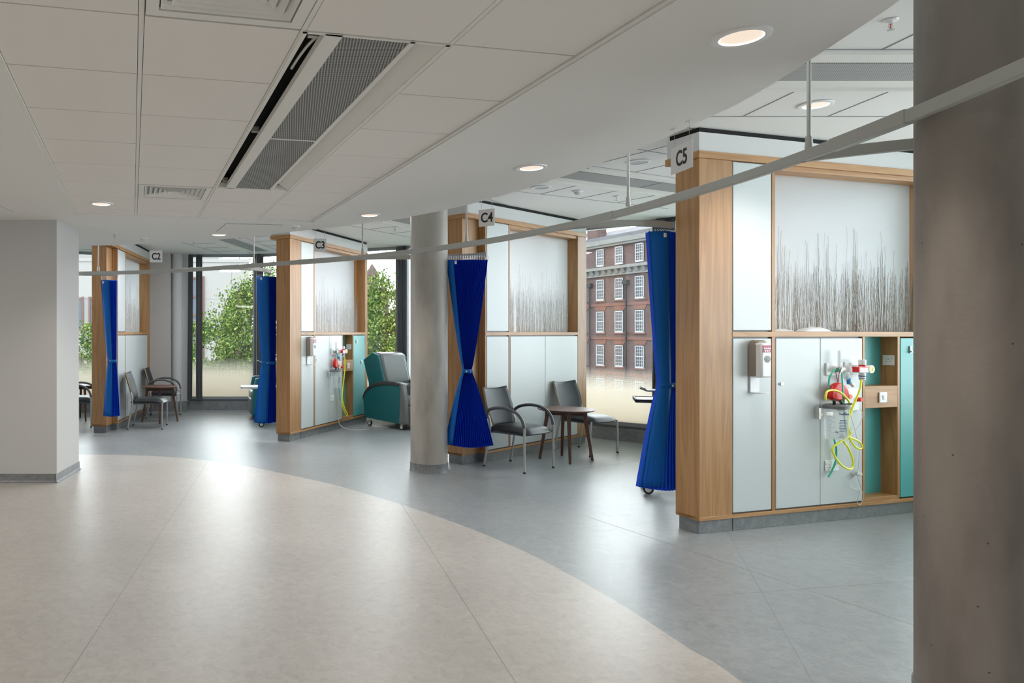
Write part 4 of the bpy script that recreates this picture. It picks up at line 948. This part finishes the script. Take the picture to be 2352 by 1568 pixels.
def castor(parent, x, y, r=.045):
    mb = MB(); mb.cyl((x, y-.012, r), (x, y+.012, r), r, n=24, m=0); mb.cyl((x, y-.0135, r), (x, y+.0135, r), r*.62, n=20, m=1)
    w = mb.build('castor', ['ink', 'whitem'], parent, smooth=True)
    mb = MB(); mb.box(x-.012, x+.03, y-.022, y+.022, r*1.25, r*2.1); mb.cyl((x+.01, y, r*2), (x+.01, y, r*2.6), .012, n=12); mb.build('fork', 'alu', w, bevel=.003)
def recliner(label, x, y, rot, umat='greyvin'):
    t = thing('recliner_chair', label, 'recliner', (x, y, 0), rot, 'teal treatment recliners')
    W2 = .36
    arc = [(-.47, .47), (-.44, .54), (-.36, .625), (-.24, .69), (-.10, .728), (.06, .742), (.22, .738), (.30, .72)]
    for sy in (-1, 1):
        y0, y1 = sy*W2, sy*(W2-.09)
        mb = MB(); P = [(-.43, .13), (.30, .09), (.345, .10), (.33, .70)]+[(a_, b_-.03) for a_, b_ in arc[::-1]]; mb.prism(P, y0, y1, axis='y'); mb.build('side_panel', 'tealdk', t, bevel=.010, smooth=True)
        mb = MB(); up = arc; lo = [(a_+.0, b_-.065) for a_, b_ in arc]
        mb.prism(up+lo[::-1], sy*(W2+.012), sy*(W2-.11), axis='y'); mb.build('arm_pad', 'armvin', t, bevel=.02, smooth=True)
        mb = MB(); mb.prism([(.30, .09), (.44, .09), (.425, .45), (.37, .715), (.29, .735), (.33, .66)], sy*(W2+.004), sy*(W2-.095), axis='y'); mb.build('front_upright', umat, t, bevel=.015, smooth=True)
        mb = MB(); mb.prism([(-.50, 1.06), (-.30, 1.185), (-.16, 1.14), (-.03, .70), (-.12, .62), (-.36, .62)], sy*.325, sy*.27, axis='y'); mb.build('head_wing', 'tealdk', t, bevel=.018, smooth=True)
    mb = MB(); mb.prism([(-.30, 1.19), (-.14, 1.165), (-.01, .72), (-.02, .66), (-.2, .64)], -.275, .275, axis='y'); mb.build('back_cushion', 'greyvin', t, bevel=.03, smooth=True)
    mb = MB(); mb.prism([(-.02, .70), (.06, .66), (.06, .46), (-.16, .46)], -.27, .27, axis='y'); mb.build('lumbar_cushion', 'greyvin', t, bevel=.03, smooth=True)
    mb = MB(); mb.prism([(-.42, .16), (-.36, .16), (-.33, 1.15), (-.42, 1.12)], -.28, .28, axis='y'); mb.build('back_shell', 'tealdk', t, bevel=.01)
    mb = MB(); mb.box(-.14, .44, -.268, .268, .37, .50); mb.build('seat_cushion', 'greyvin', t, bevel=.035, smooth=True)
    mb = MB(); mb.box(.40, .455, -.262, .262, .10, .37); mb.build('leg_rest', 'greyvin', t, bevel=.02, smooth=True)
    mb = MB(); mb.box(-.36, .36, -.27, .27, .115, .36); mb.build('base_frame', 'dark', t)
    for cx, cy in ((-.34, -.33), (.34, -.33), (-.34, .33), (.34, .33)): castor(t, cx, cy)
recliner('teal and grey wing recliner on castors between C3 divider and round column', 1.735, 11.56, R(-50))
recliner('teal recliner mostly hidden behind the C3 curtain', -.30, 12.66, R(188), 'tealdk')
def overbed(label, x, y, rot, zt, arms_, light, tx):
    t = thing('overbed_trolley', label, 'trolley', (x, y, 0), rot, 'wheeled tray trolleys')
    mb = MB(); mb.box(tx-.30, tx+.30, -.2, .2, zt, zt+.018, 0); mb.build('tray', 'white' if light else 'alu', t, bevel=.006)
    mb = MB(); mb.box(tx-.31, tx-.29, -.21, .21, zt-.006, zt+.024); mb.box(tx+.29, tx+.31, -.21, .21, zt-.006, zt+.024); mb.box(tx-.31, tx+.31, -.21, -.19, zt-.006, zt+.024); mb.box(tx-.31, tx+.31, .19, .21, zt-.006, zt+.024); mb.build('tray_edge', 'whitem' if light else 'ink', t, bevel=.003)
    mb = MB(); mb.box(-.16, -.08, -.03, .03, .1, zt); mb.build('column', 'rail', t, bevel=.008)
    mb = MB(); mb.box(-.24, .24, -.2, -.16, .095, .12); mb.box(-.24, .24, .16, .2, .095, .12); mb.box(-.15, -.09, -.2, .2, .095, .12); mb.build('base_frame', 'rail', t, bevel=.006)
    for cx, cy in ((-.2, -.18), (.2, -.18), (-.2, .18), (.2, .18)): castor(t, cx, cy)
    if arms_:
        mb = MB(); z = arms_; mb.box(-.20, .04, -.10, .10, z, z+.014); mb.tube([(-.12, 0, zt), (-.12, 0, z)], .012, 10); mb.tube([(-.20, -.1, z+.007), (-.26, -.1, z+.03), (-.26, .1, z+.03), (-.20, .1, z+.007)], .008, 8); mb.build('upper_tray', 'greyvin', t, bevel=.003)
overbed('wheeled tray trolley with black edged tray behind the C5 curtain', 3.573, 6.78, R(-22), .855, .945, False, .0)
overbed('wheeled white tray table behind the C3 curtain', -.29, 11.62, R(3), .62, 1.02, True, -.22)

# ------------------------------------------------------------------ outside
mb = MB(); mb.box(-120, 160, 20, 220, -8.4, -8.2); struct(mb.build('ground_outside', 'ground'))
# brick building
tb = Vector((.279, -.960)); P1 = Vector((33.4, 78.0))
bl = thing('brick_building', 'red brick sash windowed building across the street at right', 'building', (P1.x, P1.y, -8.2), math.atan2(tb.y, tb.x))
# local x along facade (towards camera-right), local -y faces ... outward normal to the camera = rotate tb by -90
zo = 8.2; sp = 2.87; c0, c1 = -1.05, 6
mb = MB(); mb.box(c0*sp, c1*sp, .2, 9, 0, 11.3+zo); mb.build('brick_wall', 'brick', bl)
rows = [(8.75, 10.55, 1.15), (5.05, 7.25, 1.2), (1.6, 3.8, 1.2), (-2.0, .2, 1.2), (-5.5, -3.4, 1.2)]
mb = MB(); mb.box(c0*sp-.3, c1*sp+.3, -.25, .3, 10.95+zo, 11.45+zo); mb.box(c0*sp-.2, c1*sp+.2, -.1, .3, 10.7+zo, 10.95+zo); mb.box(c0*sp-.3, c1*sp+.3, -.55, .3, 8.2+zo, 8.5+zo); mb.box(c0*sp-.1, c1*sp, -.1, .3, 7.55+zo, 8.2+zo); mb.build('stone_cornice', 'stone', bl)
mb = MB()
k = c0*sp
while k < c1*sp: mb.prism([(.2, 7.65+zo), (-.2, 7.75+zo), (-.45, 8.2+zo), (.2, 8.2+zo)], k, k+.42, axis='x'); k += .95
mb.build('stone_bracket', 'stone', bl)
mb = MB()
for z in (4.35, .78, -2.9): mb.box(c0*sp, c1*sp, .1, .3, z+zo, z+.28+zo)
for c in range(-1, 6):
    for z0, z1, w in rows[2:]:
        mb.prism([(c*sp-w*.55, z1+.08+zo), (c*sp+w*.55, z1+.08+zo), (c*sp+w*.8, z1+.55+zo), (c*sp-w*.8, z1+.55+zo)], .14, .3, axis='y')
    for z0, z1, w in rows[1:]: mb.box(c*sp-w*.7, c*sp+w*.7, .08, .3, z0-.22+zo, z0-.08+zo)
mb.build('red_dressing', 'redband', bl)
mb = MB(); mb.prism([(.4, 11.4+zo), (3.2, 12.9+zo), (8, 12.9+zo), (8, 11.4+zo)], c0*sp, c1*sp, axis='x'); mb.box(c0*sp, c1*sp, -.02, .35, 11.4+zo, 11.85+zo); mb.build('roof', 'slate', bl)
mb = MB(); mb.box(c0*sp-.2, c0*sp+1.5, 1, 2.2, 11.4+zo, 13.2+zo); mb.build('chimney', 'brick', bl)
for c in range(-1, 6):
    for z0, z1, w in rows:
        if c == -1: continue
        mb = MB(); x0, x1 = c*sp-w/2, c*sp+w/2; z0 += zo; z1 += zo
        mb.box(x0, x1, .12, .2, z0, z1, 1)
        f = .10; mb.box(x0, x0+f, .06, .2, z0, z1); mb.box(x1-f, x1, .06, .2, z0, z1); mb.box(x0, x1, .06, .2, z0-.08, z0+f); mb.box(x0, x1, .06, .2, z1-f, z1); mb.box(x0, x1, .07, .2, (z0+z1)/2-.05, (z0+z1)/2+.05)
        for q in (1, 2, 3): xx = x0+(x1-x0)*q/4; mb.box(xx-.025, xx+.025, .09, .2, z0, z1)
        for q in (1, 2, 4, 5): zz = z0+(z1-z0)*q/6; mb.box(x0, x1, .09, .2, zz-.022, zz+.022)
        mb.build('sash_window', ['wframe', 'wpane'], bl)
for xx in (-.55*sp, 1.38*sp, 4.4*sp):
    mb = MB(); mb.cyl((xx, .0, 0), (xx, .0, 6.9+zo), .09, n=10); mb.box(xx-.3, xx+.3, -.2, .2, 6.5+zo, 6.95+zo); mb.build('drainpipe', 'pipe', bl)
# pale stone building at left
wb = thing('stone_clad_building', 'pale stone clad building with red framed windows beyond the trees', 'building', (-2.67, 45, -8.2), R(4))
mb = MB(); mb.box(-40, 0, 0, 12, 0, 14.25); mb.box(-40, 0.06, -.06, 0, 14.1, 14.3); mb.build('stone_wall', 'portland', wb)
mb = MB(); mb.box(-40, -1.98, 2, 12, 14.25, 17); mb.build('upper_block', 'portland', wb)
mb = MB()
for i in range(10):
    for j in range(4): pass
for zz in [2.2+2.4*i for i in range(6)]: mb.box(-40, 0, -.012, 0, zz, zz+.02)
for i in range(16): mb.box(-2.4*i-1.1, -2.4*i-1.08, -.012, 0, 0, 14.2)
mb.build('panel_joint', 'stone', wb)
def redwin(x0, x1, z0, z1, rows_):
    mb = MB(); mb.box(x0, x1, -.05, .0, z0, z1, 1); f = .12
    mb.box(x0-f, x0, -.12, .0, z0-f, z1+f); mb.box(x1, x1+f, -.12, 0, z0-f, z1+f)
    for q in range(rows_+1): zz = z0+(z1-z0)*q/rows_; mb.box(x0-f, x1+f, -.11, 0, zz-.06, zz+.06)
    mb.build('red_framed_window', ['rframe', 'bluepane'], wb)
redwin(-3.55, -2.9, 6.2, 13.1, 6)
for k in range(5):
    for z in (9.9, 6.3, 2.6): redwin(-12.4+k*1.75-2.6, -11.2+k*1.75-2.6, z, z+1.9, 1)
mb = MB(); mb.cyl((-.6, .3, 14.2), (-.6, .3, 15.3), .03, n=8); mb.box(-1.1, -.1, .2, .45, 15.25, 15.35); mb.box(-.15, .45, .2, .5, 15.3, 15.4); mb.build('roof_lamp', 'pipe', wb)
# church tower and spire
ch = thing('church_tower', 'distant brick turret and green copper spire behind trees', 'tower', (12.3, 110, -8.2), 0)
mb = MB(); mb.box(-.9, .9, -.9, .9, 0, 18); mb.lathe([(1.2, 18), (1.1, 18.6), (.5, 19.6), (.1, 20.2)], n=8); mb.build('turret', 'brick', ch)
mb = MB(); mb.lathe([(1.0, 8), (.9, 12), (.05, 19.6)], c=(2.2, 4, 0), n=8); mb.build('spire', 'copper', ch)

def tree(label, x, y, blobs, n, seed, lsz=.16):
    rnd = random.Random(seed); t = thing('street_tree', label, 'tree', (x, y, -8.2), 0, 'leafy street trees')
    mb = MB(); top = max(b[2] for b in blobs)+8.2
    mb.tube([(0, 0, 0), (.1, 0, 4), (.0, .1, 7), (.1, 0, top-.5)], [.28, .22, .15, .04], 10)
    for b in blobs: mb.tube([(.0, .1, 6.2+rnd.random()), ((b[0])*.6, b[1]*.6, b[2]+8.2-b[3]*.5), (b[0], b[1], b[2]+8.2)], [.09, .05, .015], 6)
    mb.build('trunk', 'bark', t, smooth=True)
    mb = MB(); tot = sum(b[3]**2 for b in blobs)
    for b in blobs:
        # sub clusters on the blob give ragged outlines
        subs = []
        for _ in range(int(26*b[3]**1.3)+8):
            d = Vector((rnd.gauss(0, 1), rnd.gauss(0, 1), rnd.gauss(0, 1))).normalized()*b[3]*rnd.uniform(.45, 1.08)
            subs.append((Vector((b[0], b[1], b[2]+8.2))+d, rnd.uniform(.16, .42)))
        for _ in range(int(n*b[3]**2/tot)):
            c, r = rnd.choice(subs); d = Vector((rnd.gauss(0, 1), rnd.gauss(0, 1), rnd.gauss(0, .8)))*r*.6; p = c+d
            a = Vector((rnd.gauss(0, 1), rnd.gauss(0, 1), rnd.gauss(0, .6)+.2)).normalized(); u = a.orthogonal().normalized(); u.rotate(Matrix.Rotation(rnd.uniform(0, 6.28), 3, a)); v = a.cross(u); s = lsz*rnd.uniform(.5, 1.1)
            mb.add([p-u*s*.5, p+v*s*.32, p+u*s*.5, p-v*s*.32], [(0, 1, 2, 3)])
    o = bpy.data.meshes.new('foliage'); o.from_pydata(mb.v, [], mb.f); o.materials.append(M['leaf']); ob = bpy.data.objects.new('foliage', o); C.objects.link(ob); ob.parent = t; ob['kind'] = 'stuff'
tree('leafy green tree filling the tall window left of the C3 curtain', -1.9, 25, [(-.6, 0, .6, 1.5), (.4, 0, 1.7, 1.35), (.9, .3, 2.9, .75), (-1.0, .2, -.6, 1.2), (.9, 0, .2, 1.6), (.95, 0, 3.6, .35), (-.2, .2, -1.4, 1.6), (1.6, .3, -1.2, 1.6), (2.0, 0, 1.6, 1.2)], 60000, 3, .115)
tree('bright green tree in the window between C3 divider and round column', 3.1, 24, [(-.2, 0, 2.3, .9), (-.3, 0, 1.2, 1.1), (.5, .2, .6, 1.4), (-.8, .1, 0, 1.2), (-.1, 0, 3.25, .32), (1.0, 0, 1.6, 1.0), (.3, 0, -1.2, 1.6)], 44000, 9, .11)
tree('green tree glimpsed at far left beside the white wall', -8.6, 29, [(0, 0, .2, 1.6), (1.3, 0, -.6, 1.5), (-.8, 0, -1.2, 1.5), (.6, 0, -2, 1.6), (.9, 0, 1.2, .9)], 20000, 12, .14)

# ------------------------------------------------------------------ light
WORLD = 9.0
wd = bpy.data.worlds.new('world'); bpy.context.scene.world = wd; wd.use_nodes = True
nt = wd.node_tree; bg = nt.nodes['Background']; 
bg.inputs[0].default_value = (.90, .95, 1.0, 1); bg.inputs[1].default_value = WORLD
def area(name, loc, size, e, col, rot=(0, 0, 0)):
    ld = bpy.data.lights.new(name, 'AREA'); ld.shape = 'RECTANGLE'; ld.size, ld.size_y = size; ld.energy = e; ld.color = col
    o = bpy.data.objects.new(name, ld); C.objects.link(o); o.location = loc; o.rotation_euler = rot; return o
area('corridor_fill_light', (-1.0, -1.6, 2.58), (2.5, 2.0), 115, (1, .94, .88))  # unseen fill light added behind the camera to brighten the corridor
area('corridor_fill_light', (-4.6, 3.0, 2.58), (2.0, 2.5), 80, (1, .94, .88))  # second added fill, out of view to the left

for x_, y_, e_ in ((-4.2, 10.2, 26), (-1.5, 10.7, 32), (-.9, 12.2, 16), (.95, 9.4, 26), (1.9, 11.0, 14)):
    area('bay_fill_light', (x_, y_, 3.0), (.5, .5), e_, (.97, .98, 1))  # invented fill above the bays, added to lift their dim far side
for i in range(n-2):
    a = Vector(FAC[i]); b = Vector(FAC[i+1]); mid = (a+b)/2; d = (b-a).normalized(); nin = Vector((d.y, -d.x))
    o = area('window_portal', (mid.x-nin.x*.25, mid.y-nin.y*.25, 1.63), ((b-a).length, 2.8), 1, (1, 1, 1))
    o.rotation_euler = Vector((nin.x, nin.y, 0)).to_track_quat('-Z', 'Y').to_euler(); o.data.cycles.is_portal = True
sc = bpy.context.scene
sc.view_settings.view_transform = 'Standard'; sc.view_settings.look = 'None'; sc.view_settings.exposure = 0; sc.view_settings.gamma = 1
sc.cycles.max_bounces = 10; sc.cycles.diffuse_bounces = 6; sc.cycles.transparent_max_bounces = 16
sc.cycles.use_denoising = True
sc.cycles.sample_clamp_indirect = 8
